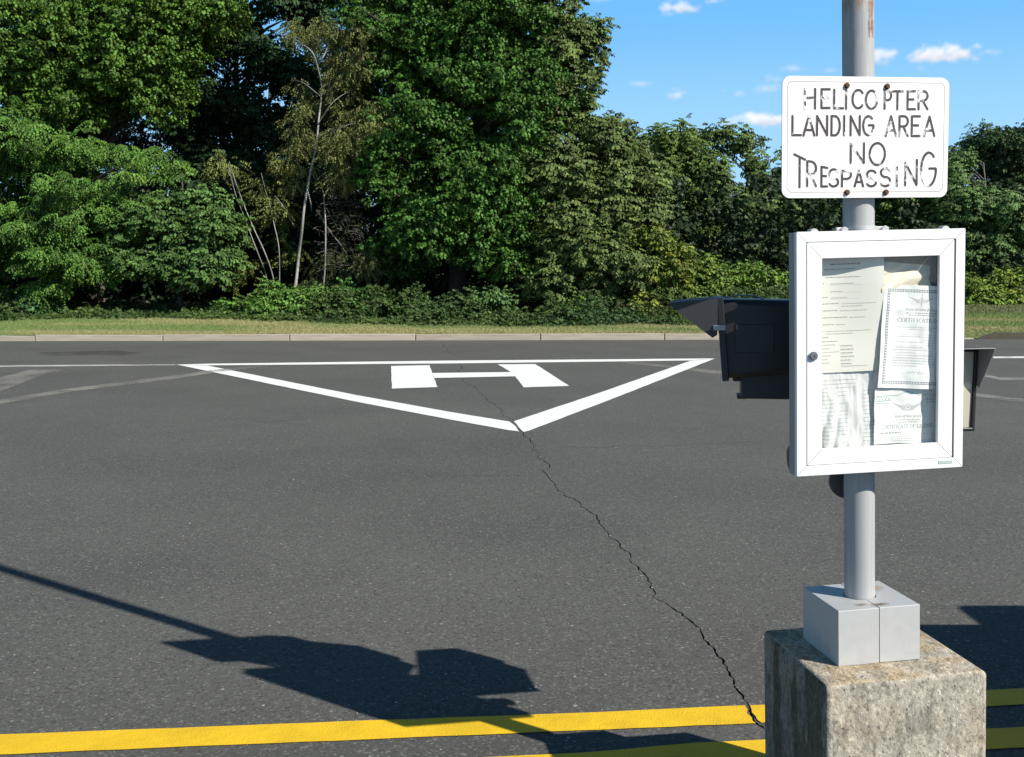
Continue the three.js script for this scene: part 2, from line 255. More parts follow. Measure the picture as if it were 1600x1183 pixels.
  faded('faint ground off line crossing the right corner of the triangle', [[950, 562.5], [1040, 570.5], [1118, 579], [1240, 588], [1240, 593], [1118, 584.5], [1040, 574], [955, 565.5]], ghost([0.22, 0.215, 0.19], 0.56, 94, [0.4, 0.4]), 0.0025);
  faded('straight white line on the road below the dark kerb', [[1552, 557.4], [1640, 557], [1640, 559.8], [1552, 560]], ghost([0.7, 0.7, 0.68], 0.85, 95));
  faded('upper of two pale curves behind the right floodlight visor', [[1500, 581], [1540, 585], [1563, 590.5], [1640, 590.5], [1640, 594], [1563, 594.5], [1540, 589.5], [1500, 585]], ghost([0.28, 0.28, 0.26], 0.6, 96, [0.5, 1]));
  faded('lower of two pale curves right of the notice cabinet', [[1500, 613], [1540, 616.5], [1580, 622], [1640, 627], [1640, 632], [1580, 627.5], [1540, 622], [1500, 618]], ghost([0.22, 0.215, 0.195], 0.6, 97, [0.5, 1]));
  faded('faint dark streak on the road near the kerb at far left', [[60, 551], [180, 548], [225, 552], [190, 556], [70, 556]], ghost([0.06, 0.058, 0.054], 0.36, 98, [0.5, 0.5]));
  faded('faint pale scuffs on the asphalt left of the triangle point', [[390, 655], [470, 649], [480, 655], [410, 662]], ghost([0.15, 0.15, 0.14], 0.38, 90, [0.8, 0.8]));
}
// loose bits of stone on the near asphalt
{
  const r = rng(66), n = 2600, g = new THREE.IcosahedronGeometry(1, 0), im = new THREE.InstancedMesh(g, std([0.42, 0.41, 0.38], { roughness: 0.8 }), n), m = new THREE.Matrix4(), q = new THREE.Quaternion(), c = new THREE.Color();
  for (let i = 0; i < n; i++) { const z = -3.1 - 10 * Math.pow(r(), 1.7), x = (r() - 0.5) * (-z) * 1.15, s = 0.0012 + 0.0024 * r() * r(); q.setFromEuler(new THREE.Euler(r() * 6, r() * 6, r() * 6)); m.compose(V(x, s * 0.4, z), q, V(s * 1.2, s * 0.8, s)); im.setMatrixAt(i, m); const t = 0.35 + 1.0 * r() * r(); im.setColorAt(i, c.setRGB(t, t, t * 0.95)); }
  im.name = 'loose_gravel'; im.castShadow = im.receiveShadow = true; scene.add(im); tag(im, 'tiny pale stone chips scattered over the near asphalt', 'gravel', null, 'stuff');
}

// ------------------------------------------------------------------ the leaning post: block, base cover, pole and what hangs on it
const BASE = V(1.027, 0, -3.0633), LEAN = 0.0335;
function onPost(o, x, y, z, yaw = 0, roll = 0) {                  // place in the post's own leaning frame (x, z across the pole axis before the lean)
  const q = new THREE.Quaternion().setFromEuler(new THREE.Euler(0, 0, LEAN));
  o.position.copy(V(x, y, z).applyQuaternion(q).add(BASE));
  o.quaternion.copy(q).multiply(new THREE.Quaternion().setFromEuler(new THREE.Euler(0, yaw, roll, 'YXZ')));
  return o;
}
const pitTex = (() => {
  const r = rng(140), S = 512, P = new Float32Array(S * S), T = new Float32Array(S * S);
  for (let i = 0; i < 260; i++) { const a = r() * S, b = r() * S, s = S * (0.003 + 0.011 * r() * r()), t = r(); for (let y = Math.floor(b - s); y <= b + s; y++) for (let x = Math.floor(a - s); x <= a + s; x++) { const d = Math.hypot(x - a, y - b) / s; if (d >= 1 || x < 0 || y < 0 || x >= S || y >= S) continue; if (1 - d * d > P[y * S + x]) { P[y * S + x] = 1 - d * d; T[y * S + x] = t; } } }
  return (u, v) => { const i = Math.min(S - 1, Math.floor(v * S)) * S + Math.min(S - 1, Math.floor(u * S)); return [P[i], T[i]]; };
})();
{
  const S = 1024;
  const tone = (u, v) => {
    const n = fbm(u * 12, v * 12, 111, 5, 12), m = fbm(u * 26, v * 5, 112, 4), g = fbm(u * 90, v * 90, 113, 3), s = hash2(Math.floor(u * S), Math.floor(v * S), 7), [p, pt] = pitTex(u, v);
    let l = 0.37 + 0.13 * (n - 0.5) + 0.22 * (g - 0.5) + 0.10 * (s - 0.5), w = 0;
    const streak = smooth(0.52, 0.72, m) * smooth(0.05, 0.6, v); l *= 1 - 0.22 * streak;
    const lichen = smooth(0.5, 0.66, fbm(u * 11 + 3, v * 9, 118, 4)); l *= 1 - 0.24 * lichen;
    const peb = fbm(u * 48, v * 48, 115, 2); if (peb > 0.7) l *= 1.3; if (peb < 0.3) l *= 0.66;
    if (p > 0) l *= pt < 0.72 ? 1 - 0.55 * p : 1 + 0.5 * p;
    w = smooth(0.5, 0.72, fbm(u * 5 + 9, v * 5, 116, 4));
    return [l * mix(1.05, 1.08, w), l * mix(0.965, 0.94, w), l * mix(0.79, 0.72, w)];
  };
  const tex = noiseTex(S, tone), bump = greyTex(S, (u, v) => { const [p, pt] = pitTex(u, v); return 0.5 + 0.55 * (fbm(u * 60, v * 60, 121, 4) - 0.5) - (pt < 0.72 ? 0.4 * p : -0.1 * p) + 0.25 * (fbm(u * 200, v * 200, 5, 2) - 0.5); });
  const conc = std([1, 1, 1], { map: tex, bumpMap: bump, bumpScale: 0.0038, roughness: 0.95 });
  const mossTex = noiseTex(S, (u, v) => { const c = tone(u, v), m = smooth(0.44, 0.6, fbm(u * 9, v * 2.6, 131, 5)); return c.map((x, k) => x * mix(0.62, [0.30, 0.29, 0.24][k], m)); });
  const moss = std([1, 1, 1], { map: mossTex, bumpMap: bump, bumpScale: 0.0038, roughness: 0.97 });
  const topTex = noiseTex(S, (u, v) => { const c = tone(u, v * 0.6), o = smooth(0.42, 0.66, fbm(u * 6, v * 9, 133, 4)); return [mix(c[0] * 1.1, c[0] * 1.04, o), mix(c[1] * 1.08, c[1] * 0.92, o), mix(c[2] * 1.06, c[2] * 0.76, o)]; });
  const top = std([1, 1, 1], { map: topTex, bumpMap: bump, bumpScale: 0.005, roughness: 0.95 });
  const t = thing('concrete_block', 'weathered tan concrete block standing under the sign pole, pitted and stained', 'concrete block');
  const g = new RoundedBoxGeometry(0.4659, 0.62, 0.4613, 5, 0.016); g.translate(0, 0.5635 - 0.31, 0);
  // worn, chipped arrises
  const p = g.attributes.position, nn = g.attributes.normal; for (let i = 0; i < p.count; i++) { const x = p.getX(i), y = p.getY(i), z = p.getZ(i), k = 0.006 * (fbm(x * 22 + 5, y * 22 + z * 17, 141, 3) - 0.5); p.setXYZ(i, x + nn.getX(i) * k, y + nn.getY(i) * k, z + nn.getZ(i) * k); }
  const b = mesh('block', g, [conc, moss, top, conc, conc, conc], t); b.material = [conc, moss, top, conc, conc, conc];
  onPost(t, 0.0247, 0, 0.0061, 0.134);
}
const galv = (() => {
  const map = noiseTex(512, (u, v) => { const n = fbm(u * 10, v * 30, 151, 4), s = hash2(Math.floor(u * 512), Math.floor(v * 512), 6), l = 0.50 + 0.10 * (n - 0.5) + 0.03 * (s - 0.5); return [l, l * 0.99, l * 0.985]; });
  return std([1, 1, 1], { map, roughness: 0.5, metalness: 0.15 });
})();
{
  const H0 = 0.5635, H1 = 0.7216, HH = H1 - H0, W = 0.2399;
  const t = thing('sign_pole', 'grey metal pole rising out of a square metal base cover on the concrete block', 'pole');
  const poleTex = canvasTex(512, 2048, (c, w, h) => {
    c.fillStyle = '#a4a5a6'; c.fillRect(0, 0, w, h); const r = rng(161);
    for (let i = 0; i < 5200; i++) { const l = 130 + r() * 70; c.fillStyle = `rgba(${l},${l},${l - 2},0.12)`; c.fillRect(r() * w, r() * h, 2 + r() * 6, 20 + r() * 120); }
    const y = h * (1 - 1.80 / 4.6);
    for (let i = 0; i < 1500; i++) { const yy = r() * (y + 40), l = 105 + r() * 50; c.fillStyle = `rgba(${l},${l * 0.95},${l * 0.86},0.10)`; c.fillRect(r() * w, yy, 3 + r() * 14, 8 + r() * 50); }   // weathered above the joint
      // the rusty ring where two lengths meet
    for (let i = 0; i < 170; i++) { c.fillStyle = `rgba(${110 + r() * 60},${70 + r() * 30},${35 + r() * 20},${0.03 + 0.13 * r()})`; const x = r() * w; c.fillRect(x, y - 10 + (r() - 0.5) * 12, 4 + r() * 22, 2 + r() * (r() < 0.08 ? 40 : 10)); }
    for (let i = 0; i < 60; i++) { c.fillStyle = `rgba(95,60,40,${0.15 + 0.2 * r()})`; const x = w * (0.05 + 0.08 * r()), yy = y + (r() - 0.5) * 50; c.fillRect(x, yy, 3 + r() * 12, 2 + r() * 14); }
  });
  poleTex.wrapS = THREE.RepeatWrapping;
  const pole = mesh('pole', cyl(0.0425, 4.6, 0, H0 + 2.3, 0, 'y', 48), std([1, 1, 1], { map: poleTex, roughness: 0.6, metalness: 0 }), t);
  mesh('pole_cap', (() => { const g = new THREE.SphereGeometry(0.0445, 24, 8, 0, Math.PI * 2, 0, Math.PI / 2); g.translate(0, H0 + 4.6, 0); return g; })(), galv, pole);
  const halfGeo = (s) => { const sh = new THREE.Shape(); const a = 0.0012, r = 0.0455, b = W / 2, d = 0.2408 / 2; sh.moveTo(s * a, -d); sh.lineTo(s * b, -d); sh.lineTo(s * b, d); sh.lineTo(s * a, d); sh.lineTo(s * a, r); sh.absarc(0, 0, r, Math.PI / 2, Math.PI / 2 - s * Math.PI, s > 0); sh.lineTo(s * a, -d); const g = new THREE.ExtrudeGeometry(sh, { depth: HH - 0.004, bevelEnabled: true, bevelSize: 0.0012, bevelThickness: 0.002, bevelSegments: 2, bevelOffset: -0.0012, curveSegments: 20 }); g.rotateX(-Math.PI / 2); g.translate(0, H0 + 0.002, 0); return g; };
  const coverTex = noiseTex(512, (u, v) => { const s = hash2(Math.floor(u * 512), Math.floor(v * 512), 8), n = fbm(u * 14, v * 14, 171, 4), l = 0.53 + 0.06 * (n - 0.5) + 0.05 * (s - 0.5); return [l, l, l * 0.985]; });
  coverTex.repeat.set(4, 4);
  const cover = std([1, 1, 1], { map: coverTex, roughness: 0.5, metalness: 0.25 });
  for (const s of [-1, 1]) { const m = mesh('base_cover_half', halfGeo(s), cover, t); m.rotation.y = 0.145; m.position.y = s > 0 ? 0.0008 : 0; }
  // stains of rust and dirt beside the seam
  const blot = canvasTex(256, 256, (c) => { c.fillStyle = '#000'; c.fillRect(0, 0, 256, 256); const r = rng(181); for (let i = 0; i < 900; i++) { const a = r() * 6.28, d = Math.pow(r(), 1.2) * 110; c.fillStyle = `rgba(255,255,255,${0.10 + 0.3 * r() * (1 - d / 115)})`; c.beginPath(); c.arc(128 + Math.cos(a) * d, 128 + Math.sin(a) * d * 0.7, 2 + r() * 7, 0, 7); c.fill(); } }, false);
  const stain = (w, d, x, z, col) => { const g = new THREE.PlaneGeometry(w, d); g.rotateX(-Math.PI / 2); const m = mesh('rust_stain', g, std(col, { alphaMap: blot, transparent: true, roughness: 0.95 }), t); m.position.set(x * Math.cos(0.145) + z * Math.sin(0.145), H1 + 0.0022, -x * Math.sin(0.145) + z * Math.cos(0.145)); m.rotation.y = 0.145; };
  stain(0.07, 0.045, 0.014, 0.095, [0.16, 0.12, 0.085]); stain(0.05, 0.04, -0.035, 0.085, [0.25, 0.21, 0.16]); stain(0.10, 0.10, 0.06, -0.055, [0.42, 0.31, 0.19]);
  // clamp bands that carry the cabinet, and the arm behind it that carries the floodlights
  const band = (y) => { const g = [cyl(0.0475, 0.03, 0, y, 0, 'y', 32)]; for (const s of [-1, 1]) g.push(box(0.035, 0.028, 0.012, s * 0.058, y, 0.012, 0.003)); return mergeGeometries(g.map((q) => q.index ? q.toNonIndexed() : q)); };
  const darkSteel = std([0.09, 0.09, 0.092], { roughness: 0.5, metalness: 0.3 });
  for (const y of [1.762, 1.12]) { const m = mesh('clamp_band', band(y), galv, t); m.rotation.y = 0.16; for (const s of [-1, 1]) { mesh('clamp_bolt', mergeGeometries([cyl(0.006, 0.05, s * 0.06, y + 0.004, 0.014, 'z', 8), cyl(0.011, 0.008, s * 0.06, y + 0.004, 0.036, 'z', 6)]), galv, m); } }
  mesh('cross_arm', mergeGeometries([cyl(0.028, 0.36, 0.01, 1.115, -0.075, 'x', 20), cyl(0.036, 0.02, -0.169, 1.115, -0.075, 'x', 24)]), darkSteel, t);
  mesh('knuckle_plate', mergeGeometries([cyl(0.050, 0.014, -0.018, 1.045, -0.062, 'z', 36), cyl(0.014, 0.03, -0.018, 1.045, -0.062, 'z', 12)]), darkSteel, t);
  mesh('mounting_arm', mergeGeometries([box(0.05, 0.05, 0.22, -0.02, 1.24, -0.12, 0.006), box(0.14, 0.035, 0.05, -0.05, 1.24, -0.23, 0.006)].map((q) => q.index ? q.toNonIndexed() : q)), darkSteel, t);
  onPost(t, 0, 0, 0);
}
// ------------------------------------------------------------------ the sign
{
  const W = 0.484, H = 0.3235, PX = 2.9575;
  // stroke letters in a unit box, y down
  const arc = (c, cx, cy, rx, ry, a0, a1) => { const n = 26; for (let i = 0; i <= n; i++) { const a = a0 + (a1 - a0) * i / n; c(cx + rx * Math.cos(a), cy + ry * Math.sin(a), i === 0); } };
  const PI = Math.PI;
  const G = {
    H: [[[0, 0], [0, 1]], [[1, 0], [1, 1]], [[0, 0.45], [1, 0.45]]], E: [[[1, 0], [0, 0], [0, 1], [1, 1]], [[0, 0.46], [0.8, 0.46]]], L: [[[0, 0], [0, 1], [1, 1]]], I: [[[0.5, 0], [0.5, 1]]],
    T: [[[0, 0], [1, 0]], [[0.5, 0], [0.5, 1]]], N: [[[0, 1], [0, 0], [1, 1], [1, 0]]], A: [[[0, 1], [0.5, 0], [1, 1]], [[0.16, 0.72], [0.84, 0.72]]],
    O: [(c) => arc(c, 0.5, 0.5, 0.5, 0.5, 0, 2 * PI)], C: [(c) => arc(c, 0.52, 0.5, 0.52, 0.5, -0.75, -2 * PI + 0.75)],
    G: [(c) => arc(c, 0.5, 0.5, 0.5, 0.5, -0.85, -2 * PI + 0.02), [[0.55, 0.48], [0.98, 0.48], [0.98, 0.56]]],
    P: [[[0, 1], [0, 0], [0.5, 0]], (c) => arc(c, 0.5, 0.26, 0.5, 0.26, -PI / 2, PI / 2), [[0.5, 0.52], [0, 0.52]]],
    R: [[[0, 1], [0, 0], [0.5, 0]], (c) => arc(c, 0.5, 0.26, 0.5, 0.26, -PI / 2, PI / 2), [[0.5, 0.52], [0.1, 0.52]], [[0.45, 0.52], [1, 1]]],
    D: [[[0, 1], [0, 0], [0.4, 0]], (c) => arc(c, 0.4, 0.5, 0.6, 0.5, -PI / 2, PI / 2), [[0.4, 1], [0, 1]]],
    S: [(c) => arc(c, 0.5, 0.25, 0.46, 0.25, -0.5, -1.5 * PI), (c) => arc(c, 0.5, 0.75, 0.48, 0.25, -0.5 * PI, 0.85 * PI)],
  };
  const rows = [
    [['H', 168, 214, 411, 500], ['E', 243, 280, 413, 498], ['L', 301, 342, 415, 500], ['I', 350, 362, 417, 502], ['C', 385, 436, 417, 500], ['O', 447, 499, 420, 503], ['P', 534, 564, 421, 503], ['T', 570, 617, 424, 506], ['E', 641, 676, 424, 506], ['R', 693, 735, 424, 506]],
    [['L', 112, 150, 535, 622], ['A', 162, 212, 534, 624], ['N', 224, 270, 535, 623], ['D', 290, 328, 536, 624], ['I', 342, 354, 536, 624], ['N', 378, 420, 537, 624], ['G', 436, 484, 537, 624], ['A', 541, 590, 538, 628], ['R', 605, 644, 538, 628], ['E', 663, 700, 539, 629], ['A', 722, 770, 541, 629]],
    [['N', 380, 441, 662, 752], ['O', 468, 539, 661, 762]],
    [['T', 122, 170, 711, 862, 24], ['R', 181, 221, 741, 858, 8], ['E', 246, 272, 769, 860, 5], ['S', 281, 324, 781, 860], ['P', 341, 382, 788, 860], ['A', 400, 439, 788, 860], ['S', 455, 500, 788, 860], ['S', 520, 567, 776, 860], ['I', 590, 604, 774, 860], ['N', 636, 690, 752, 856, -12], ['G', 711, 781, 706, 860]],
  ];
  const CW = 1536, CH = Math.round(CW * H / W);
  // signs' corners in the same units as the rows: 1222..1483 across, 118..309 down
  const toC = (x, y, skew = 0) => { const u = (x / PX + 1200 - 1222) / 261, vTop = 118.2 + 4.8 * u, vBot = 309, v = (y / PX - vTop) / (vBot - vTop); return [u * CW, v * CH]; };
  function letters(c, style, width, dx = 0, dy = 0) {
    c.lineWidth = width; c.lineCap = 'round'; c.lineJoin = 'round'; c.strokeStyle = style;
    for (const row of rows) for (const [ch, x0, x1, y0, y1, lift = 0] of row) for (const s of G[ch]) {
      c.beginPath(); const put = (x, y, first) => { const [X, Y] = toC(mix(x0, x1, x) , mix(y0 + (ch === 'T' ? lift * x : 0) + (ch === 'N' ? lift * x : 0) + (ch === 'R' || ch === 'E' ? lift * x * (1 - y) : 0), y1, y)); first ? c.moveTo(X + dx, Y + dy) : c.lineTo(X + dx, Y + dy); };
      if (typeof s === 'function') s(put); else s.forEach(([x, y], i) => put(x, y, i === 0));
      c.stroke();
    }
  }
  const face = canvasTex(CW, CH, (c, w, h) => {
    c.fillStyle = '#eceae6'; c.fillRect(0, 0, w, h);
    const k = document.createElement('canvas'); k.width = w; k.height = h; const q = k.getContext('2d');
    letters(q, 'rgb(60,51,54)', 22);
    const im = q.getImageData(0, 0, w, h), d = im.data;
    for (let y = 0; y < h; y++) for (let x = 0; x < w; x++) { const i = (y * w + x) * 4; if (!d[i + 3]) continue; const n = fbm(x / 95, y / 95, 201, 4), m = fbm(x / 16, y / 22, 202, 3), a = smooth(0.37, 0.55, n * 0.7 + m * 0.3 + 0.065); d[i + 3] *= a; const b = 0.9 + 0.35 * (m - 0.3); d[i] *= b; d[i + 1] *= b; d[i + 2] *= b; }
    q.putImageData(im, 0, 0); c.drawImage(k, 0, 0);
    c.strokeStyle = 'rgb(118,106,104)'; c.lineWidth = 5; c.beginPath(); c.roundRect(w * 0.031, h * 0.046, w * 0.94, h * 0.905, 44); c.stroke();
    const r = rng(203); for (const [bu, bv] of [[0.379, 0.075], [0.62, 0.078], [0.387, 0.955], [0.622, 0.955]]) for (let i = 0; i < 60; i++) { c.fillStyle = `rgba(150,95,50,${0.05 + 0.12 * r()})`; const a = r() * 6.3, e = 14 + r() * 20; c.beginPath(); c.arc(bu * w + Math.cos(a) * e, bv * h + Math.sin(a) * e + r() * 12, 2 + r() * 5, 0, 7); c.fill(); }
  });
  const emb = canvasTex(CW, CH, (c, w, h) => { c.fillStyle = '#000'; c.fillRect(0, 0, w, h); letters(c, '#555', 30); letters(c, '#fff', 18); }, false);
  const t = thing('no_trespassing_sign', 'white metal sign with worn dark lettering about a helicopter landing area', 'sign');
  const sh = new THREE.Shape(), r = 0.024, a = W / 2, b = H / 2;
  sh.moveTo(-a + r, -b); sh.lineTo(a - r, -b); sh.absarc(a - r, -b + r, r, -PI / 2, 0); sh.lineTo(a, b - r); sh.absarc(a - r, b - r, r, 0, PI / 2); sh.lineTo(-a + r, b); sh.absarc(-a + r, b - r, r, PI / 2, PI); sh.lineTo(-a, -b + r); sh.absarc(-a + r, -b + r, r, PI, 1.5 * PI);
  const g = new THREE.ExtrudeGeometry(sh, { depth: 0.002, bevelEnabled: true, bevelSize: 0.0008, bevelThickness: 0.0008, bevelSegments: 2, bevelOffset: -0.0008, curveSegments: 12 }); g.translate(0, 0, -0.0028);
  const uv = g.attributes.uv, p = g.attributes.position; for (let i = 0; i < p.count; i++) uv.setXY(i, p.getX(i) / W + 0.5, p.getY(i) / H + 0.5);
  mesh('sign_panel', g, [std([1, 1, 1], { map: face, roughness: 0.45, bumpMap: emb, bumpScale: 0.0018 }), std([0.7, 0.7, 0.68], { roughness: 0.6 })], t);
  const rust = std([0.10, 0.055, 0.032], { roughness: 0.85, metalness: 0.2 });
  for (const [bu, bv] of [[0.379, 0.075], [0.62, 0.078], [0.387, 0.955], [0.622, 0.955]]) { const m = mesh('bolt', mergeGeometries([cyl(0.0078, 0.003, 0, 0, 0.0015, 'z', 16), cyl(0.0058, 0.005, 0, 0, 0.005, 'z', 6)]), rust, t); m.position.set((bu - 0.5) * W, (0.5 - bv) * H, 0); }
  for (const v of [0.075, 0.955]) mesh('bracket', mergeGeometries([box(0.15, 0.022, 0.006, 0.0, (0.5 - v) * H, -0.0075, 0.001), box(0.03, 0.022, 0.012, 0, (0.5 - v) * H, -0.012, 0.001)].map((q) => q.index ? q.toNonIndexed() : q)), galv, t);
  onPost(t, -0.0072 + 0.0099, 2.0143, 0.0592, 0.1656, -0.0163);
}
// ------------------------------------------------------------------ the notice cabinet and the papers in it
const CAB = new THREE.Group();
{
  const W = 0.4881, H = 0.6601, D = 0.053;
  const t = thing('notice_cabinet', 'white framed glass notice cabinet with a locked door, clamped to the pole', 'notice cabinet');
  const white = std([0.84, 0.84, 0.83], { roughness: 0.38, metalness: 0.1 }), sideM = std([0.34, 0.34, 0.345], { roughness: 0.4, metalness: 0.25 });
  const strip = (L, w, d, bevel = 0.0011) => {                     // a mitred length: long edge down at y = 0, the mitres at both ends
    const s = new THREE.Shape([[-L / 2 + 0.0005, 0], [L / 2 - 0.0005, 0], [L / 2 - w - 0.0005, w], [-L / 2 + w + 0.0005, w]].map((p) => new THREE.Vector2(...p)));
    const g = new THREE.ExtrudeGeometry(s, { depth: d, bevelEnabled: true, bevelSize: bevel, bevelThickness: bevel, bevelOffset: -bevel, bevelSegments: 2 }); g.translate(0, 0, -d - bevel); return g;
  };
  function frame(name, w, h, sw, d, z, mat, px = 0) {
    for (const [L, x, y, rot] of [[w, 0, -h / 2, 0], [h, w / 2, 0, Math.PI / 2], [w, 0, h / 2, Math.PI], [h, -w / 2, 0, -Math.PI / 2]]) { const m = mesh(name, strip(L, sw, d), mat, t); m.position.set(x + px, y, z); m.rotation.z = rot; }
  }
  frame('case_strip', W, H, 0.0275, 0.013, 0, white);
  // case sides behind the face strips
  for (const [w, h, x, y] of [[0.003, H - 0.002, -W / 2 + 0.0027, 0], [0.003, H - 0.002, W / 2 - 0.0027, 0], [W - 0.010, 0.003, 0, H / 2 - 0.0027], [W - 0.010, 0.003, 0, -H / 2 + 0.0027]]) mesh('case_side', box(w, h, D - 0.0155, x, y, -0.0155 - (D - 0.0155) / 2 + 0.0005), sideM, t);
  const corkTex = noiseTex(256, (u, v) => { const n = fbm(u * 40, v * 40, 221, 4, 40), l = 0.30 + 0.14 * (n - 0.5); return [l * 1.06, l * 0.93, l * 0.72]; });
  mesh('back_panel', box(W - 0.012, H - 0.012, 0.003, 0, 0, -D + 0.002), std([1, 1, 1], { map: corkTex, roughness: 0.95 }), t);
  const dw = W - 0.058, dh = H - 0.058, door = 0.043;
  frame('door_strip', dw - 0.004, dh, door, 0.010, 0.0012, white, -0.002);
  const pane = phys([0.97, 0.985, 0.98], { transmission: 1, thickness: 0, roughness: 0.015, ior: 1.5 });
  const pg = new THREE.PlaneGeometry(dw - 2 * door + 0.006, dh - 2 * door + 0.006); pg.translate(-0.002, 0, -0.008); mesh('glass_pane', pg, pane, t);
  const hinge = [cyl(0.0024, dh, dw / 2 - 0.0005, 0, -0.0012, 'y', 10)]; mesh('hinge', mergeGeometries(hinge), std([0.10, 0.10, 0.11], { roughness: 0.4, metalness: 0.6 }), t);
  const chrome = std([0.42, 0.42, 0.43], { roughness: 0.22, metalness: 0.9 });
  const lk = mesh('lock', (() => { const g = mergeGeometries([cyl(0.0125, 0.004, 0, 0, 0.003, 'z', 24), cyl(0.0095, 0.006, 0, 0, 0.007, 'z', 24, 0.0085)]); g.translate(-W / 2 + 0.0275 + 0.018, -0.003, 0.0005); return g; })(), chrome, t);
  mesh('keyhole', box(0.002, 0.008, 0.001, -W / 2 + 0.0455, -0.003, 0.0108), std([0.01, 0.01, 0.01]), lk);
  mesh('label_plate', box(0.041, 0.0085, 0.0012, W / 2 - 0.052, -H / 2 + 0.0165, 0.0006), std([0.42, 0.52, 0.47], { roughness: 0.5 }), t);
  for (const x of [-0.19, 0.19]) mesh('mounting_clip', mergeGeometries([cyl(0.0115, 0.026, x, H / 2 - 0.003, -0.02, 'z', 16)]), galv, t);
  onPost(t, 0.0102 + 0.0174, 1.4324, 0.1066, 0.1611, -0.0065);
  CAB.position.copy(t.position); CAB.quaternion.copy(t.quaternion); CAB.updateMatrix();
}
{
  const put = (o) => { o.position.copy(CAB.position); o.quaternion.copy(CAB.quaternion); };
  const OX = (u) => (u - 0.5) * 0.358 + 0.0, OY = (v) => (0.5 - v) * 0.524;
  // a sheet of paper: corners by (u, v) over the glass opening, turned by rot; depth(s, t) metres behind the door face
  function paper(name, label, cx, cy, w, h, rot, depth, mat, n = 26) {
    const g = new THREE.PlaneGeometry(w, h, n, n), p = g.attributes.position, uv = g.attributes.uv, c = Math.cos(rot), s = Math.sin(rot);
    for (let i = 0; i < p.count; i++) { const x = p.getX(i), y = p.getY(i), X = cx + x * c - y * s, Y = cy + x * s + y * c; p.setXYZ(i, clamp(X, -0.232, 0.232), clamp(Y, -0.318, 0.318), -clamp(depth(uv.getX(i), 1 - uv.getY(i), X, Y), 0.0155, 0.0485)); }
    g.computeVertexNormals();
    const m = mesh(name, g, mat); put(m); tag(m, label, 'paper', 'papers pinned up behind the cabinet glass'); return m;
  }
  // unreadable small print: rows of little dashes
  const greek = (c, x, y, w, hgt, r, style) => { c.fillStyle = style; let q = x; while (q < x + w) { const l = hgt * (1 + 3 * r()); c.fillRect(q, y - hgt, Math.min(l, x + w - q), hgt); q += l + hgt * 0.7; } };
  const cream = canvasTex(768, 1024, (c, w, h) => {
    c.fillStyle = '#dfdcd2'; c.fillRect(0, 0, w, h); const r = rng(231), k = 'rgba(80,76,76,0.62)', k2 = 'rgba(105,102,102,0.5)', T = (x, y, l, s = 8, st = k) => greek(c, x * w, y * h, l * w, s, r, st), rule = (x, y, l) => { c.fillStyle = k2; c.fillRect(x * w, y * h, l * w, 2); };
    T(0.30, 0.075, 0.38, 12); T(0.12, 0.11, 0.06); T(0.22, 0.115, 0.4); rule(0.22, 0.121, 0.48); T(0.22, 0.185, 0.46);
    for (const [y, a, b] of [[0.235, 0.09, 0.3], [0.30, 0.07, 0.16], [0.355, 0.14, 0.22]]) { T(0.12, y, a); T(0.30, y + 0.006, b, 8, k2); rule(0.28, y + 0.012, 0.42); }
    for (const [y, a, b, e] of [[0.41, 0.29, 0.46, 1], [0.47, 0.27, 0.36, 0], [0.53, 0.4, 0.2, 0], [0.59, 0.22, 0.13, 0], [0.645, 0.07, 0.62, 1]]) { T(0.12, y, a); T(0.15 + a, y + 0.004, b, 8, k2); if (e) T(0.15 + a, y + 0.026, b * 0.6, 8, k2); }
    T(0.12, 0.70, 0.14); T(0.12, 0.735, 0.26); for (let i = 0; i < 6; i++) { const y = 0.765 + i * 0.031; T(0.12, y, 0.12 + 0.2 * r(), 8, k2); T(0.42, y + 0.012, 0.14 + 0.05 * r(), 9); rule(0.42, y + 0.018, 0.18); }
    T(0.42, 0.955, 0.36, 8, k2);
  });
  const wings = (c, x, y, s, st) => { c.strokeStyle = st; c.fillStyle = st; c.lineWidth = s * 0.035; for (const d of [-1, 1]) for (let k = 0; k < 6; k++) { c.beginPath(); c.moveTo(x + d * s * 0.22, y + s * (0.02 + k * 0.055)); c.quadraticCurveTo(x + d * s * (0.7 - k * 0.05), y + s * (0.05 * k - 0.02), x + d * s * (1.12 - k * 0.13), y - s * (0.20 - k * 0.075)); c.stroke(); } c.beginPath(); c.arc(x, y + s * 0.1, s * 0.22, 0, 7); c.stroke(); c.beginPath(); c.arc(x, y + s * 0.1, s * 0.15, 0, 7); c.stroke(); c.fillRect(x - s * 0.09, y + s * 0.04, s * 0.18, s * 0.1); };
  const cert = canvasTex(768, 1024, (c, w, h) => {
    c.fillStyle = '#edece8'; c.fillRect(0, 0, w, h); const r = rng(232), k = 'rgba(120,120,128,0.75)', k2 = 'rgba(150,150,158,0.65)';
    const B = 42, bw = 28; c.fillStyle = 'rgb(150,150,158)'; c.fillRect(B, B, w - 2 * B, bw); c.fillRect(B, h - B - bw, w - 2 * B, bw); c.fillRect(B, B, bw, h - 2 * B); c.fillRect(w - B - bw, B, bw, h - 2 * B);
    c.fillStyle = 'rgb(232,232,230)'; const dot = (x, y) => { c.beginPath(); c.arc(x, y, 7.5, 0, 7); c.fill(); c.fillRect(x + 9, y - 9, 3, 18); }; for (let x = B + 14; x < w - B; x += 27) { dot(x, B + 14); dot(x, h - B - 14); } for (let y = B + 40; y < h - B - 20; y += 27) { dot(B + 14, y); dot(w - B - 14, y); }
    wings(c, w * 0.52, h * 0.135, 120, 'rgba(150,154,158,0.6)'); c.fillRect(w * 0.52 - 6, h * 0.085, 12, 120);
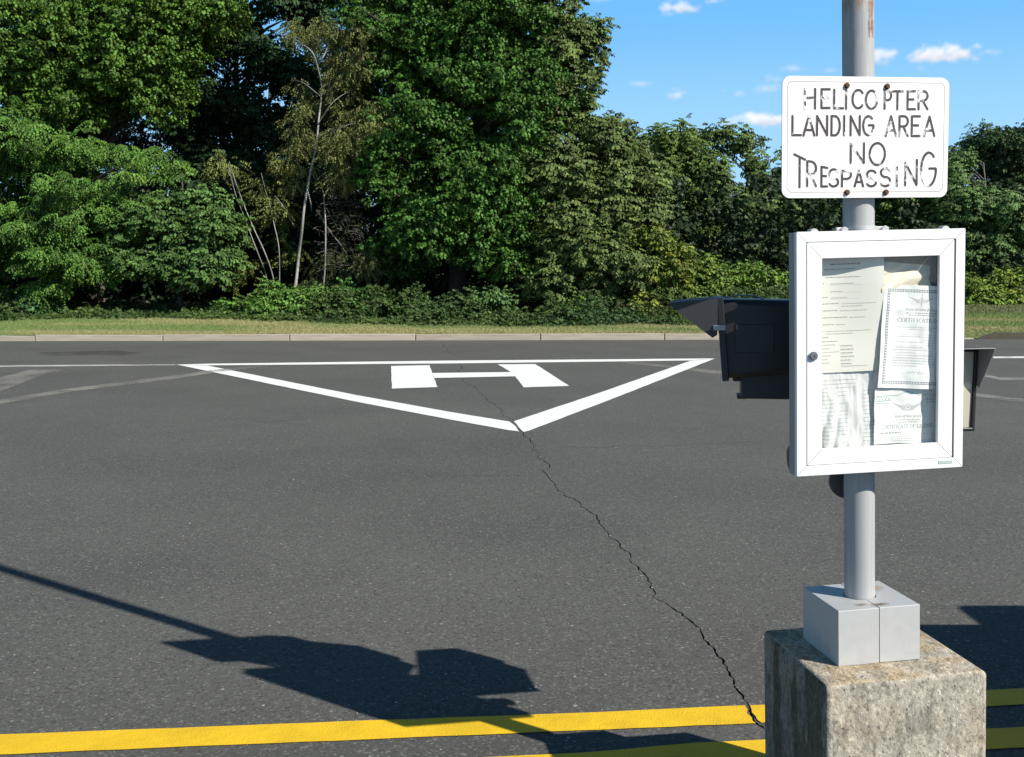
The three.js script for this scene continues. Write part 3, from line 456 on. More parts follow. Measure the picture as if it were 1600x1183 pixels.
    c.textAlign = 'center'; c.fillStyle = 'rgb(140,138,142)'; c.font = 'bold italic 34px serif'; c.fillText('State of New Jersey', w * 0.52, h * 0.245);
    greek(c, w * 0.32, h * 0.272, w * 0.42, 8, r, k); greek(c, w * 0.36, h * 0.292, w * 0.34, 8, r, k);
    c.font = 'bold 52px serif'; c.fillStyle = 'rgb(150,148,153)'; c.fillText('CERTIFICATE OF', w * 0.50, h * 0.355);
    greek(c, w * 0.2, h * 0.41, w * 0.62, 7, r, k2); greek(c, w * 0.38, h * 0.43, w * 0.3, 7, r, k2);
    for (let i = 0; i < 13; i++) { const y = 0.475 + i * 0.026; c.fillStyle = k2; c.fillRect(w * 0.14, y * h, w * 0.7, 2); if (i % 2 || i > 5) greek(c, w * (0.16 + 0.1 * r()), y * h - 3, w * (0.3 + 0.25 * r()), 7, r, k2); }
    c.strokeStyle = 'rgb(90,90,100)'; c.lineWidth = 3; c.beginPath(); c.moveTo(w * 0.4, h * 0.845); for (let i = 0; i < 20; i++) c.lineTo(w * (0.4 + i * 0.012), h * (0.84 + (r() - 0.5) * 0.02)); c.stroke(); c.fillRect(w * 0.3, h * 0.857, w * 0.45, 2);
  });
  const lic = canvasTex(768, 512, (c, w, h) => {
    c.fillStyle = '#efeeea'; c.fillRect(0, 0, w, h); const r = rng(233), gr = 'rgba(120,158,142,0.85)', k = 'rgba(120,120,122,0.7)';
    for (const d of [0, 1]) { c.save(); if (d) { c.translate(w, 0); c.scale(-1, 1); } c.fillStyle = gr; c.fillRect(20, 66, 250, 6); c.fillRect(20, 134, 170, 5); c.strokeStyle = gr; c.lineWidth = 6; for (let i = 0; i < 5; i++) { c.beginPath(); c.arc(45 + i * 34, 100, 20 - i * 1.5, 0, 5); c.stroke(); } c.beginPath(); c.moveTo(270, 68); c.quadraticCurveTo(330, 40, 384, 36); c.stroke(); c.restore(); }
    wings(c, w / 2, 165, 150, 'rgba(150,154,158,0.65)');
    c.textAlign = 'center'; c.fillStyle = 'rgb(135,133,136)'; c.font = 'bold italic 30px serif'; c.fillText('State of New Jersey', w / 2, 272); greek(c, w * 0.33, 300, w * 0.34, 8, r, k); greek(c, w * 0.36, 320, w * 0.28, 8, r, k);
    c.font = '48px serif'; c.fillStyle = 'rgb(130,128,130)'; c.fillText('CERTIFICATE OF LICENSE', w / 2, 372, w * 0.84);
    greek(c, w * 0.1, 418, w * 0.3, 10, r, 'rgba(110,108,110,0.8)'); c.fillStyle = k; c.fillRect(w * 0.1, 430, w * 0.8, 2); for (let i = 0; i < 3; i++) greek(c, w * 0.08, 455 + i * 18, w * (0.4 + 0.3 * r()), 6, r, 'rgba(150,150,152,0.7)');
  });
  const list = canvasTex(768, 768, (c, w, h) => {
    c.fillStyle = '#dcdbd7'; c.fillRect(0, 0, w, h); const r = rng(234), k = 'rgba(150,150,155,0.65)';
    for (let i = 0; i < 17; i++) { const y = h * (0.11 + i * 0.048); greek(c, w * 0.12, y, w * (0.1 + 0.12 * r()), 8, r, k); if (r() < 0.7) greek(c, w * 0.36, y, w * 0.12, 8, r, k); if (i > 2) greek(c, w * 0.68, y, w * 0.14, 8, r, k); if (i < 3) greek(c, w * 0.3, y, w * 0.3, 8, r, k); }
  });
  const pm = (map, o = {}) => std([1, 1, 1], { map, roughness: 0.75, ...o });
  const crump = (x, y, s, a) => a * (fbm(x * 26, y * 26, s, 4) - 0.5);
  paper('typed_sheet', 'cream typed sheet at the upper left behind the cabinet glass, curling off the back', -0.083, 0.105, 0.206, 0.318, 0.012, (s, t) => 0.0475 - 0.024 * smooth(0.25, 1, s) * smooth(1.2, 0, t) - 0.004 * t * s - 0.006 * smooth(0.6, 1, t), pm(cream));
  paper('torn_paper', 'crumpled torn buff paper at the top right behind the glass', 0.090, 0.197, 0.146, 0.085, -0.10, (s, t, x, y) => 0.047 - 0.008 * t - 0.016 * Math.abs(Math.sin(s * 3.6 + t * 4.2 + 0.8)) * smooth(0, 0.5, t) + 0.006 * Math.abs(((s * 3.3 + t * 1.7) % 1) - 0.5), std([0.78, 0.70, 0.56], { roughness: 0.85 }), 40);
  paper('certificate', 'white certificate with a grey ornamental border at the right behind the glass', 0.118, 0.035, 0.212, 0.285, -0.068, (s, t, x, y) => 0.027 - 0.0035 * Math.sin(s * 9 + t * 2) * smooth(0.45, 1, t) - 0.010 * smooth(0.2, 0.7, s) * (1 - 0.4 * t) + crump(x, y, 242, 0.008), pm(cert), 44);
  paper('licence_sheet', 'white licence sheet with green scrolls and printed wings, lowest at right behind the glass', 0.098, -0.183, 0.200, 0.155, -0.012, (s, t, x, y) => 0.0345 + 0.003 * Math.sin(s * 7) + crump(x, y, 245, 0.008), pm(lic));
  paper('wrinkled_sheet', 'white list in a wrinkled clear sleeve at the lower left behind the glass', -0.072, -0.165, 0.232, 0.225, 0.008, (s, t, x, y) => 0.044 - 0.016 * Math.abs(Math.sin((x * 75 + 1.6 * Math.sin(y * 16) + 2 * fbm(x * 30, y * 12, 243, 2)))) * smooth(0.25, 0.9, t) * smooth(0.75, 0.1, s) + crump(x * 1.6, y * 0.5, 244, 0.012), phys([1, 1, 1], { map: list, roughness: 0.55, clearcoat: 1, clearcoatRoughness: 0.12 }), 90);
}
// ------------------------------------------------------------------ floodlights behind the cabinet
function floodlight(label, visorTone, lensTone, vl, droop, slope, W = 0.30) {
  const H = 0.235, L = 0.32, t = thing('floodlight', label, 'floodlight');
  const black = std([0.018, 0.019, 0.021], { roughness: 0.42, metalness: 0.1 }), black2 = std([0.026, 0.027, 0.03], { roughness: 0.5 }), steel = std([0.34, 0.34, 0.34], { roughness: 0.4, metalness: 0.6 });
  const pts = [];                                    // the lens face leans a little
  const ring = (z, w, h, top, c, lean) => { for (const [sx, sy] of [[-1, 1], [1, 1], [1, -1], [-1, -1]]) { const x = sx * w / 2, y = sy > 0 ? top : top - h, zz = z - (sy < 0 ? lean : 0); pts.push(V(x - sx * c, y, zz), V(x, y - sy * c, zz)); } };
  ring(-0.012, W * 0.86, H, H / 2, 0.012, slope); ring(-0.20, W * 0.80, H * 0.93, H / 2 - 0.002, 0.02, 0); ring(-L, W * 0.72, H * 0.88, H / 2 - 0.006, 0.012, 0);
  mesh('housing', new ConvexGeometry(pts), black, t);
  for (const s of [-1, 1]) { const m = mesh('side_panel', box(0.008, 0.086, 0.115, 0, 0, 0, 0.003), black2, t); m.position.set(s * (W * 0.415), 0.002, -0.105); m.rotation.y = s * 0.05; }
  const tilt = Math.atan(slope / H);
  const bez = new THREE.Shape(); const bw = W / 2 + 0.008, bh = H / 2 + 0.006; bez.moveTo(-bw, -bh); bez.lineTo(bw, -bh); bez.lineTo(bw, bh); bez.lineTo(-bw, bh); const hole = new THREE.Path(); hole.moveTo(-bw + 0.011, -bh + 0.011); hole.lineTo(-bw + 0.011, bh - 0.011); hole.lineTo(bw - 0.011, bh - 0.011); hole.lineTo(bw - 0.011, -bh + 0.011); bez.holes.push(hole);
  const bg = new THREE.ExtrudeGeometry(bez, { depth: 0.014, bevelEnabled: true, bevelSize: 0.003, bevelThickness: 0.003, bevelOffset: -0.003, bevelSegments: 2 }); bg.translate(0, 0, -0.007);
  const b = mesh('bezel', bg, black, t); b.position.z = -slope / 2 - 0.002; b.rotation.x = tilt;
  const lg = new THREE.PlaneGeometry(2 * bw - 0.021, 2 * bh - 0.021, 12, 12), lp = lg.attributes.position; for (let i = 0; i < lp.count; i++) { const x = lp.getX(i) / bw, y = lp.getY(i) / bh; lp.setZ(i, 0.004 * (1 - x * x) * (1 - y * y)); } lg.computeVertexNormals();
  const lens = mesh('lens', lg, phys(lensTone, { roughness: 0.3, clearcoat: 1, clearcoatRoughness: 0.05 }), t); lens.position.z = -slope / 2; lens.rotation.x = tilt;
  // visor: a hood plate on top and two triangular cheeks
  const cheek = new THREE.Shape(); cheek.moveTo(0, H / 2 + 0.004); cheek.lineTo(vl, H / 2 + 0.004 - droop * vl); cheek.lineTo(vl - 0.003, H / 2 - 0.004 - droop * vl); cheek.lineTo(0.014, H / 2 - 0.112); cheek.lineTo(0, H / 2 - 0.104);
  const vparts = []; for (const s of [-1, 1]) { const g = new THREE.ExtrudeGeometry(cheek, { depth: 0.0025, bevelEnabled: false }); g.rotateY(-Math.PI / 2); g.translate(s * (W / 2 + 0.0095) + 0.00125, 0, 0.004); vparts.push(g); }
  const vt = box(W + 0.0165, 0.0025, vl, 0, 0, vl / 2); vt.rotateX(droop); vt.translate(0, H / 2 + 0.0035, 0.004); vparts.push(vt.index ? vt.toNonIndexed() : vt);
  mesh('visor', mergeGeometries(vparts.map((q) => q.index ? q.toNonIndexed() : q)), std(visorTone, { roughness: 0.55 }), t);
  for (const s of [-1, 1]) { const m = mesh('clip', box(0.004, 0.016, 0.036, s * (W / 2 + 0.0135), H / 2 - 0.082, -0.002, 0.0015), steel, t); mesh('bolt', cyl(0.0045, 0.005, s * (W / 2 + 0.0165), H / 2 - 0.082, 0.004, 'x', 8), steel, m); }
  mesh('gear_box', mergeGeometries([box(W * 0.62, 0.105, 0.23, 0, -H / 2 - 0.012, -0.185, 0.006), box(W * 0.5, 0.016, 0.05, 0, -H / 2 + 0.0 - 0.006, -0.07, 0.004), box(W * 0.3, 0.01, 0.03, 0, -H / 2 - 0.066, -0.075, 0.003)].map((q) => q.index ? q.toNonIndexed() : q)), black2, t);
  for (const s of [-1, 1]) mesh('cover_bolt', cyl(0.012, 0.01, s * (W * 0.31 + 0.003), -H / 2 - 0.012, -0.225, 'x', 16), std([0.10, 0.10, 0.10], { roughness: 0.4, metalness: 0.5 }), t);
  mesh('cable', tubePath([[0.05, H / 2 - 0.02, -0.16], [0.05, H / 2 + 0.006, -0.12], [0.02, H / 2 + 0.010, -0.06], [-0.02, H / 2 + 0.004, -0.02]], [0.003, 0.003, 0.003], 6, 14), steel, t);
  return t;
}
{
  const a = floodlight('black floodlight with pointed visor aimed left, reaching out behind the notice cabinet', [0.035, 0.036, 0.04], [0.42, 0.39, 0.33], 0.142, 0.098, 0.021);
  a.position.set(0.640, 1.4505, -3.372); a.rotation.y = Math.atan2(-0.98, -0.18);
  const b = floodlight('floodlight mostly hidden behind the cabinet, its lens edge and visor showing at right', [0.27, 0.27, 0.27], [0.50, 0.46, 0.37], 0.080, -0.085, 0.002, 0.27);
  b.position.set(1.231, 1.304, -3.172); b.rotation.y = 0.2;
}
// ------------------------------------------------------------------ the utility cabinet out of frame on the right, whose shadow reaches the block
{
  const green = std([0.07, 0.10, 0.075], { roughness: 0.5 }), t = thing('utility_cabinet', 'dark green metal utility cabinet outside the right edge, casting the shadow behind the concrete block', 'utility cabinet');
  mesh('cabinet_body', box(2.4, 1.06, 2.25, 0, 0.53, 0, 0.02), green, t);
  mesh('cabinet_lid', box(2.44, 0.045, 2.29, 0, 1.08, 0, 0.015), green, t);
  mesh('upper_housing', box(1.5, 0.50, 1.9, 0.62, 1.34, -0.12, 0.07), green, t);
  for (const s of [-1, 1]) { const d = mesh('door', box(0.012, 0.92, 1.0, -1.206, 0.53, s * 0.52, 0.004), green, t); mesh('handle', box(0.03, 0.16, 0.03, -1.226, 0.55, s * 0.09, 0.008), galv, d); }
  t.position.set(2.76 + 1.22, 0, -2.94);
}

// ------------------------------------------------------------------ trees and undergrowth
function leafMat(rough = 0.52) { return phys([1, 1, 1], { roughness: rough, specularIntensity: 0.45, specularColor: new THREE.Color(1, 0.98, 0.9), side: THREE.DoubleSide }); }
const LEAF = leafMat();
const bark = (c, seed, rep = [2, 1]) => { const m = noiseTex(256, (u, v) => { const n = fbm(u * 20, v * 5, seed, 4, 20), k = 0.7 + 1.2 * (n - 0.35); return c.map((q) => q * clamp(k, 0.3, 1.6)); }); m.repeat.set(...rep); return std([1, 1, 1], { map: m, roughness: 0.95, bumpMap: m, bumpScale: 0.02 }); };
const BARK = bark([0.11, 0.092, 0.072], 301), BARKG = bark([0.24, 0.225, 0.20], 302);
const BIRCH = (() => { const m = noiseTex(256, (u, v) => { const n = fbm(u * 5, v * 34, 303, 3), b = smooth(0.66, 0.72, n), g = fbm(u * 6, v * 3, 304, 3), l = mix(0.31 + 0.16 * (g - 0.5), 0.05, b); return [l, l * 0.96, l * 0.88]; }); m.repeat.set(1, 1.2); return std([1, 1, 1], { map: m, roughness: 0.85 }); })();
// sprigs: a short twig along +z with its leaves, the unit of every crown
function leaf(out, o, dir, up, len, wid, shape, curl) {
  const d = dir.clone().normalize(), s = d.clone().cross(up).normalize(), n = s.clone().cross(d).normalize();
  const half = shape === 'maple' ? [[0.08, 0.12], [0.42, 0.20], [0.30, 0.40], [0.52, 0.62], [0.24, 0.66]] : shape === 'oak' ? [[0.2, 0.2], [0.36, 0.55], [0.26, 0.8]] : [[0.34, 0.30], [0.30, 0.65]];
  const P = (x, y) => { const z = Math.abs(x) * 0.45 - curl * y * y * 0.4; return o.clone().addScaledVector(d, y * len).addScaledVector(s, x * wid).addScaledVector(n, z * wid); };
  for (const k of [-1, 1]) { const ring = [P(0, 0), ...half.map(([x, y]) => P(k * x, y)), P(0, 1)], c = P(0, 0.42); for (let i = 0; i < ring.length - 1; i++) { const a = ring[i], b = ring[i + 1]; if (k > 0) out.push(c, a, b); else out.push(c, b, a); } }
}
function sprig(kind, seed) {
  const r = rng(seed), out = [], Y = V(0, 1, 0);
  if (kind === 'frond') for (let f = 0; f < 3; f++) {              // compound leaves, leaflets hanging in pairs
    const yaw = (f - 1) * 0.75 + (r() - 0.5) * 0.3, L = 0.34 + 0.12 * r();
    for (let i = 1; i < 6; i++) { const t = i / 5, p = V(Math.sin(yaw) * L * t, 0.05 * Math.sin(t * 2) - 0.22 * t * t, Math.cos(yaw) * L * t); for (const s of [-1, 1]) leaf(out, p, V(Math.sin(yaw + s * 1.0), -0.55 - 0.4 * r(), Math.cos(yaw + s * 1.0)), V(0.5 * s + (r() - 0.5), 1, 0.3 + (r() - 0.5)), 0.125 * (1.1 - 0.3 * t), 0.085, 'lance', 0.6); }
  } else {
    const n = kind === 'birch' ? 11 : kind === 'oak' ? 10 : 9, L = kind === 'birch' ? 0.26 : 0.22;
    for (let i = 0; i < n; i++) {
      const t = (i + 0.6) / n, side = i % 2 ? 1 : -1, a = side * (0.7 + 0.7 * r()), p = V(side * 0.03 * r(), -0.07 * t * t + 0.03 * (r() - 0.5), L * t);
      const droop = kind === 'maple' ? 0.25 - 1.15 * r() : kind === 'birch' ? -0.8 - 0.5 * r() : -0.25 - 0.5 * r();
      const sz = kind === 'maple' ? 0.100 : kind === 'oak' ? 0.092 : kind === 'weed' ? 0.085 : 0.042;
      leaf(out, p, V(Math.sin(a), droop, Math.cos(a) * 0.8), V((r() - 0.5) * 1.7, 0.75, 0.45 + (r() - 0.5) * 1.5), sz * (0.75 + 0.5 * r()), sz * (kind === 'maple' ? 1.0 : kind === 'birch' ? 1.2 : 1.15), kind === 'maple' ? 'maple' : kind === 'oak' ? 'oak' : 'lance', 0.5);
    }
  }
  const g = new THREE.BufferGeometry(); g.setFromPoints(out); g.computeVertexNormals(); return g;
}
const SPRIG = { maple: sprig('maple', 1), frond: sprig('frond', 2), oak: sprig('oak', 3), birch: sprig('birch', 4), weed: sprig('weed', 5) };
const tmpM = new THREE.Matrix4(), X3 = V(), Y3 = V(), Z3 = V();
function place(im, i, p, dir, up, s) { Z3.copy(dir).normalize(); X3.crossVectors(up, Z3).normalize(); Y3.crossVectors(Z3, X3); tmpM.makeBasis(X3.multiplyScalar(s), Y3.multiplyScalar(s), Z3.multiplyScalar(s)); tmpM.setPosition(p); im.setMatrixAt(i, tmpM); }
// blobs [x, y, z, rx, ry, rz, cover]: the crown's masses; boughs sit through them, sprigs fill the boughs
function crown(name, parent, blobs, o) {
  const r = rng(o.seed), boughs = [];
  for (const [x, y, z, rx, ry, rz, cover = 1] of blobs) {
    const area = 4 * Math.PI * Math.pow((Math.pow(rx * ry, 1.6) + Math.pow(ry * rz, 1.6) + Math.pow(rx * rz, 1.6)) / 3, 1 / 1.6), n = Math.max(3, Math.round(area * 1.25 * cover / (Math.PI * o.bough * o.bough * 0.62)));
    for (let k = 0; k < n; k++) {
      const c = 2 * r() - 1, a = r() * 2 * Math.PI, s = Math.sqrt(1 - c * c), q = r() < 0.13 ? 1 + 0.24 * r() : Math.pow(r(), 0.42), d = V(s * Math.cos(a), c, s * Math.sin(a));
      const px = x + d.x * rx * q, py = y + d.y * ry * q, pz = z + d.z * rz * q;
      if (fbm(px * 0.62 + pz * 0.45 + o.seed * 0.37, py * 0.8 - pz * 0.35, o.seed, 2) < (o.gaps ?? 0.34)) continue;   // hollows between the boughs
      boughs.push({ p: V(px, py, pz), d, R: o.bough * (q > 1 ? 0.5 + 0.4 * r() : 0.6 + 0.75 * r()), t: 0.78 + 0.44 * r(), w: r() });
    }
  }
  const per = boughs.map((b) => Math.max(4, Math.round(o.fill * b.R * b.R))), total = per.reduce((a, b) => a + b, 0);
  const im = new THREE.InstancedMesh(SPRIG[o.sprig], o.mat ?? LEAF, total), col = new THREE.Color(); let i = 0;
  boughs.forEach((b, k) => {
    for (let j = 0; j < per[k]; j++) {
      const c = 2 * r() - 1, a = r() * 2 * Math.PI, s = Math.sqrt(1 - c * c), q = Math.pow(r(), 0.4), l = V(s * Math.cos(a), c, s * Math.sin(a));
      const p = V(b.p.x + l.x * b.R * q, b.p.y + l.y * b.R * q * o.flat - (o.sag ?? 0.25) * q * q * (l.x * l.x + l.z * l.z) * b.R, b.p.z + l.z * b.R * q);
      if (p.y < bankY(p.x, p.z) + 0.05) p.y = bankY(p.x, p.z) + 0.05 + 0.15 * r();
      const dir = V(l.x * 0.8 + b.d.x * 0.5 + (r() - 0.5) * 0.7, -(o.droop ?? 0.2) + l.y * 0.3 + (r() - 0.5) * 0.5, l.z * 0.8 + b.d.z * 0.5 + (r() - 0.5) * 0.7);
      place(im, i, p, dir, V((r() - 0.5) * 0.6, 1, (r() - 0.5) * 0.6), o.size * (0.75 + 0.5 * r()));
      const t = b.t * (0.5 + 1.0 * r()), y = (o.yellow ?? 0.12) * (b.w < 0.25 ? 1 : 0.25) * r();
      im.setColorAt(i, col.setRGB(o.tint[0] * 1.06 * t * (1 + 1.6 * y), o.tint[1] * 1.15 * t * (1 + 0.5 * y), o.tint[2] * 1.02 * t * (1 - 0.3 * y))); i++;
    }
  });
  im.name = name; parent.add(im); im.userData = { kind: 'stuff' };
  return boughs;
}
function limbs(name, parent, trunkAt, boughs, o) {
  const r = rng(o.seed + 1), parts = [];
  boughs.forEach((b, k) => {
    if (k % o.every) return;
    const h = Math.hypot(b.p.x - trunkAt(0.5).x, b.p.z - trunkAt(0.5).z), base = trunkAt(clamp((b.p.y - h * 0.55 - o.y0) / o.height, 0.12, 0.95));
    const m = base.clone().lerp(b.p, 0.5).add(V((r() - 0.5) * 0.3, 0.12 * h, (r() - 0.5) * 0.3));
    parts.push(tubePath([base, m, b.p], [o.r * (0.6 + 0.5 * r()), o.r * 0.5, o.r * 0.12], 5, 6));
  });
  if (parts.length) { const m = mesh(name, mergeGeometries(parts), o.mat, parent); m.userData.kind = 'stuff'; return m; }
}
function tree(name, label, o) {
  const t = thing(name, label, o.category ?? 'tree', o.group), y0 = bankY(o.x, o.z) - 0.15, top = o.top, lean = o.lean ?? [0, 0];
  const trunkAt = (f) => V(o.x + lean[0] * f + 0.12 * Math.sin(f * 5 + o.seed), y0 + (top - y0) * f, o.z + lean[1] * f + 0.10 * Math.cos(f * 4 + o.seed));
  if (o.trunk) mesh('trunk', tubePath([0, 0.04, 0.2, 0.4, 0.6, 0.8, 1].map(trunkAt), [o.trunk * 1.35, o.trunk, o.trunk * 0.85, o.trunk * 0.7, o.trunk * 0.5, o.trunk * 0.3, 0.02], 10, 16), o.bark ?? BARK, t);
  const b = crown('crown', t, o.blobs, o);
  if (o.trunk) limbs('limbs', t, trunkAt, b, { seed: o.seed, every: o.every ?? 7, y0, height: top - y0, r: o.trunk * 0.32, mat: o.bark ?? BARK });
  return t;
}
// a blob from a pixel box at a depth: centre (u, v), half sizes in pixels, depth half size in metres
const B = (u, v, z, ru, rv, rz, cover) => { const p = at(u, v, z), k = -z / FOCAL; return [p[0], p[1], p[2], ru * k, rv * k, rz, cover]; };
const X = (u, z) => at(u, 425, z)[0];
const NEAR = { bough: 0.32, flat: 0.8, fill: 150, size: 0.95, droop: 0.1, sag: 0.12 };

tree('walnut_tree', 'large tree at the left edge with drooping layers of fresh green leaves', { ...NEAR, seed: 1001, x: X(60, -34.5), z: -34.5, top: 9, trunk: 0.20, sprig: 'frond', flat: 0.36, sag: 0.3, droop: 0.25, fill: 75, size: 0.75, tint: [0.066, 0.134, 0.025], gaps: 0.41, yellow: 0.2, bough: 0.46,
  blobs: [B(40, 250, -33, 110, 90, 2.0), B(150, 290, -32.6, 110, 70, 1.8), B(30, 360, -32.4, 100, 60, 1.8), B(235, 250, -33.2, 60, 42, 1.5), B(110, 390, -32.2, 90, 45, 1.5), B(-90, 330, -33, 100, 130, 2, 0.8), B(40, 455, -31.8, 70, 18, 0.9, 0.7)] });
tree('maple_tree', 'tall broad tree filling the upper left corner above the drooping one', { ...NEAR, seed: 1002, x: X(150, -37), z: -37, top: 14, trunk: 0.26, sprig: 'maple', tint: [0.074, 0.138, 0.024], yellow: 0.2,
  blobs: [B(60, 70, -35.3, 150, 90, 2.2), B(215, 70, -35.6, 100, 80, 2.0), B(130, 150, -35, 110, 50, 1.8), B(290, 10, -36, 90, 50, 2.0, 0.8), B(100, -110, -36.5, 220, 110, 3, 0.55), B(-130, 60, -36, 120, 140, 2.5, 0.6), B(250, 150, -35.2, 50, 45, 1.2, 0.6)] });
tree('dogwood_tree', 'low rounded tree of dense small boughs between the left tree and the slender stems', { ...NEAR, seed: 1003, x: X(285, -33.8), z: -33.8, top: 4.6, trunk: 0.09, sprig: 'oak', size: 0.85, flat: 0.5, sag: 0.25, gaps: 0.39, tint: [0.066, 0.118, 0.032], yellow: 0.08,
  blobs: [B(300, 290, -33, 70, 38, 1.3), B(250, 345, -32.6, 80, 40, 1.4), B(330, 350, -32.6, 55, 45, 1.2), B(240, 405, -32.2, 70, 28, 1.1), B(320, 415, -32.2, 60, 28, 1.1), B(190, 330, -33, 50, 50, 1.2, 0.7)] });
tree('pine_tree', 'dark tree behind the birch with patches of sky showing through its branches', { ...NEAR, seed: 1004, x: X(372, -40), z: -40, top: 14, trunk: 0.19, sprig: 'oak', gaps: 0.27, size: 1.0, tint: [0.026, 0.055, 0.022], yellow: 0.02, every: 3, bough: 0.6,
  blobs: [B(330, 40, -39.5, 70, 40, 1.6, 0.6), B(420, 50, -39.5, 75, 70, 1.6, 0.55), B(400, 170, -39.5, 75, 50, 1.5, 0.55), B(330, 160, -39.5, 50, 45, 1.5, 0.5), B(480, 150, -39.5, 40, 60, 1.3, 0.5), B(380, -60, -40, 120, 70, 2, 0.5), B(360, 270, -39.5, 90, 60, 1.8, 0.7), B(460, 270, -39.5, 70, 60, 1.8, 0.6), B(460, 10, -39.5, 60, 30, 1.6, 0.6), B(300, 110, -39.5, 30, 40, 1.2, 0.5), B(295, 200, -39.5, 55, 30, 1.3, 0.6)] });
tree('red_maple_tree', 'great dark green maple with dense leafy crown right of the birches', { ...NEAR, seed: 1005, x: X(715, -35), z: -35, top: 15, trunk: 0.30, sprig: 'maple', tint: [0.056, 0.120, 0.023], yellow: 0.12,
  blobs: [B(640, 60, -34, 95, 80, 2.0), B(760, 40, -33.8, 105, 85, 2.2), B(690, 170, -33, 95, 75, 2.0), B(800, 160, -33.2, 90, 85, 2.0), B(640, 260, -32.7, 80, 65, 1.7), B(750, 285, -32.4, 95, 70, 1.8), B(680, 350, -32.2, 75, 45, 1.4), B(790, 375, -32.2, 70, 50, 1.4), B(740, -90, -35, 170, 80, 3, 0.6), B(590, 110, -34.3, 50, 60, 1.5, 0.7), B(590, -40, -35.5, 130, 60, 2, 0.6), B(620, 390, -33.4, 50, 35, 1, 0.4)] });
tree('oak_tree', 'greyish olive tree whose ragged right edge stands against the sky', { ...NEAR, seed: 1006, x: X(858, -35), z: -35, top: 7.0, trunk: 0.17, bark: BARKG, sprig: 'oak', tint: [0.085, 0.118, 0.036], yellow: 0.14,
  blobs: [B(872, 70, -34.3, 66, 58, 1.6, 0.9), B(884, 150, -34, 48, 55, 1.5), B(940, 215, -33.6, 52, 36, 1.5), B(985, 255, -33.6, 34, 36, 1.2), B(1010, 300, -33.6, 30, 40, 1.2), B(860, 270, -33, 70, 60, 1.6), B(950, 300, -33.4, 62, 50, 1.5), B(990, 345, -33.4, 45, 45, 1.3, 0.9), B(900, 365, -32.6, 80, 50, 1.5), B(968, 415, -32.4, 60, 40, 1.2), B(862, 435, -32.4, 50, 35, 1.1, 0.8), B(905, 55, -34, 32, 22, 0.8, 0.9), B(840, -20, -34.6, 60, 40, 1.6, 0.8)] });
tree('hickory_tree', 'nearer of the two round topped trees standing against the sky left of the sign', { ...NEAR, seed: 1007, x: X(1058, -45), z: -45, top: 7.6, trunk: 0.16, sprig: 'oak', fill: 150, size: 0.85, bough: 0.42, tint: [0.100, 0.152, 0.036], yellow: 0.12,
  blobs: [B(1052, 228, -44.5, 42, 34, 1.6), B(1030, 290, -44, 55, 45, 1.8), B(1085, 290, -44, 50, 55, 1.8), B(1060, 360, -43.5, 75, 55, 2)] });
tree('cherry_tree', 'tree with a split, knobbly top just left of the white sign', { ...NEAR, seed: 1008, x: X(1165, -46), z: -46, top: 7.4, trunk: 0.15, bark: BARKG, sprig: 'oak', fill: 150, size: 0.85, bough: 0.40, tint: [0.096, 0.140, 0.042], yellow: 0.06,
  blobs: [B(1120, 222, -45, 24, 26, 1.1), B(1158, 225, -45, 18, 26, 1.0), B(1186, 250, -45, 32, 30, 1.2), B(1135, 275, -45, 48, 32, 1.6), B(1130, 340, -44, 60, 50, 1.8, 0.8), B(1200, 330, -44.5, 48, 55, 1.8), B(1160, 400, -43.5, 70, 35, 1.6, 0.8), B(1215, 285, -45, 18, 25, 1)] });
tree('elm_tree', 'green tree showing in the gap between the sign and the notice cabinet', { ...NEAR, seed: 1009, x: X(1320, -47), z: -47, top: 7, trunk: 0.16, sprig: 'oak', fill: 145, size: 0.9, bough: 0.42, tint: [0.098, 0.155, 0.038], yellow: 0.1,
  blobs: [B(1250, 290, -46.5, 50, 50, 1.8), B(1330, 290, -46.5, 60, 60, 2), B(1410, 310, -46, 60, 55, 2), B(1290, 370, -45.5, 80, 50, 2, 0.8), B(1400, 390, -45.5, 80, 50, 2, 0.8)] });
tree('ash_tree', 'pale green loose tree between the sign and the right edge, with thin grey stems', { ...NEAR, seed: 1010, x: X(1532, -44), z: -44, top: 6, trunk: 0.07, bark: BARKG, sprig: 'oak', fill: 130, size: 0.85, bough: 0.40, tint: [0.105, 0.165, 0.055], yellow: 0.1, every: 3,
  blobs: [B(1490, 255, -43.5, 24, 35, 1, 0.9), B(1505, 320, -43.2, 45, 40, 1.4), B(1560, 330, -43, 45, 36, 1.4, 0.8), B(1590, 370, -43, 45, 40, 1.4, 0.8), B(1520, 395, -42.8, 60, 30, 1.3, 0.7)] });
tree('dark_oak_tree', 'dark round topped tree at the right edge behind the pale one', { ...NEAR, seed: 1011, x: X(1572, -49), z: -49, top: 7.8, trunk: 0.19, sprig: 'maple', fill: 130, size: 0.9, bough: 0.42, tint: [0.050, 0.085, 0.034], yellow: 0.04,
  blobs: [B(1550, 235, -48, 50, 38, 1.8), B(1600, 240, -48, 60, 42, 2), B(1580, 300, -48, 75, 50, 2), B(1680, 290, -48, 90, 80, 2.5, 0.8)] });
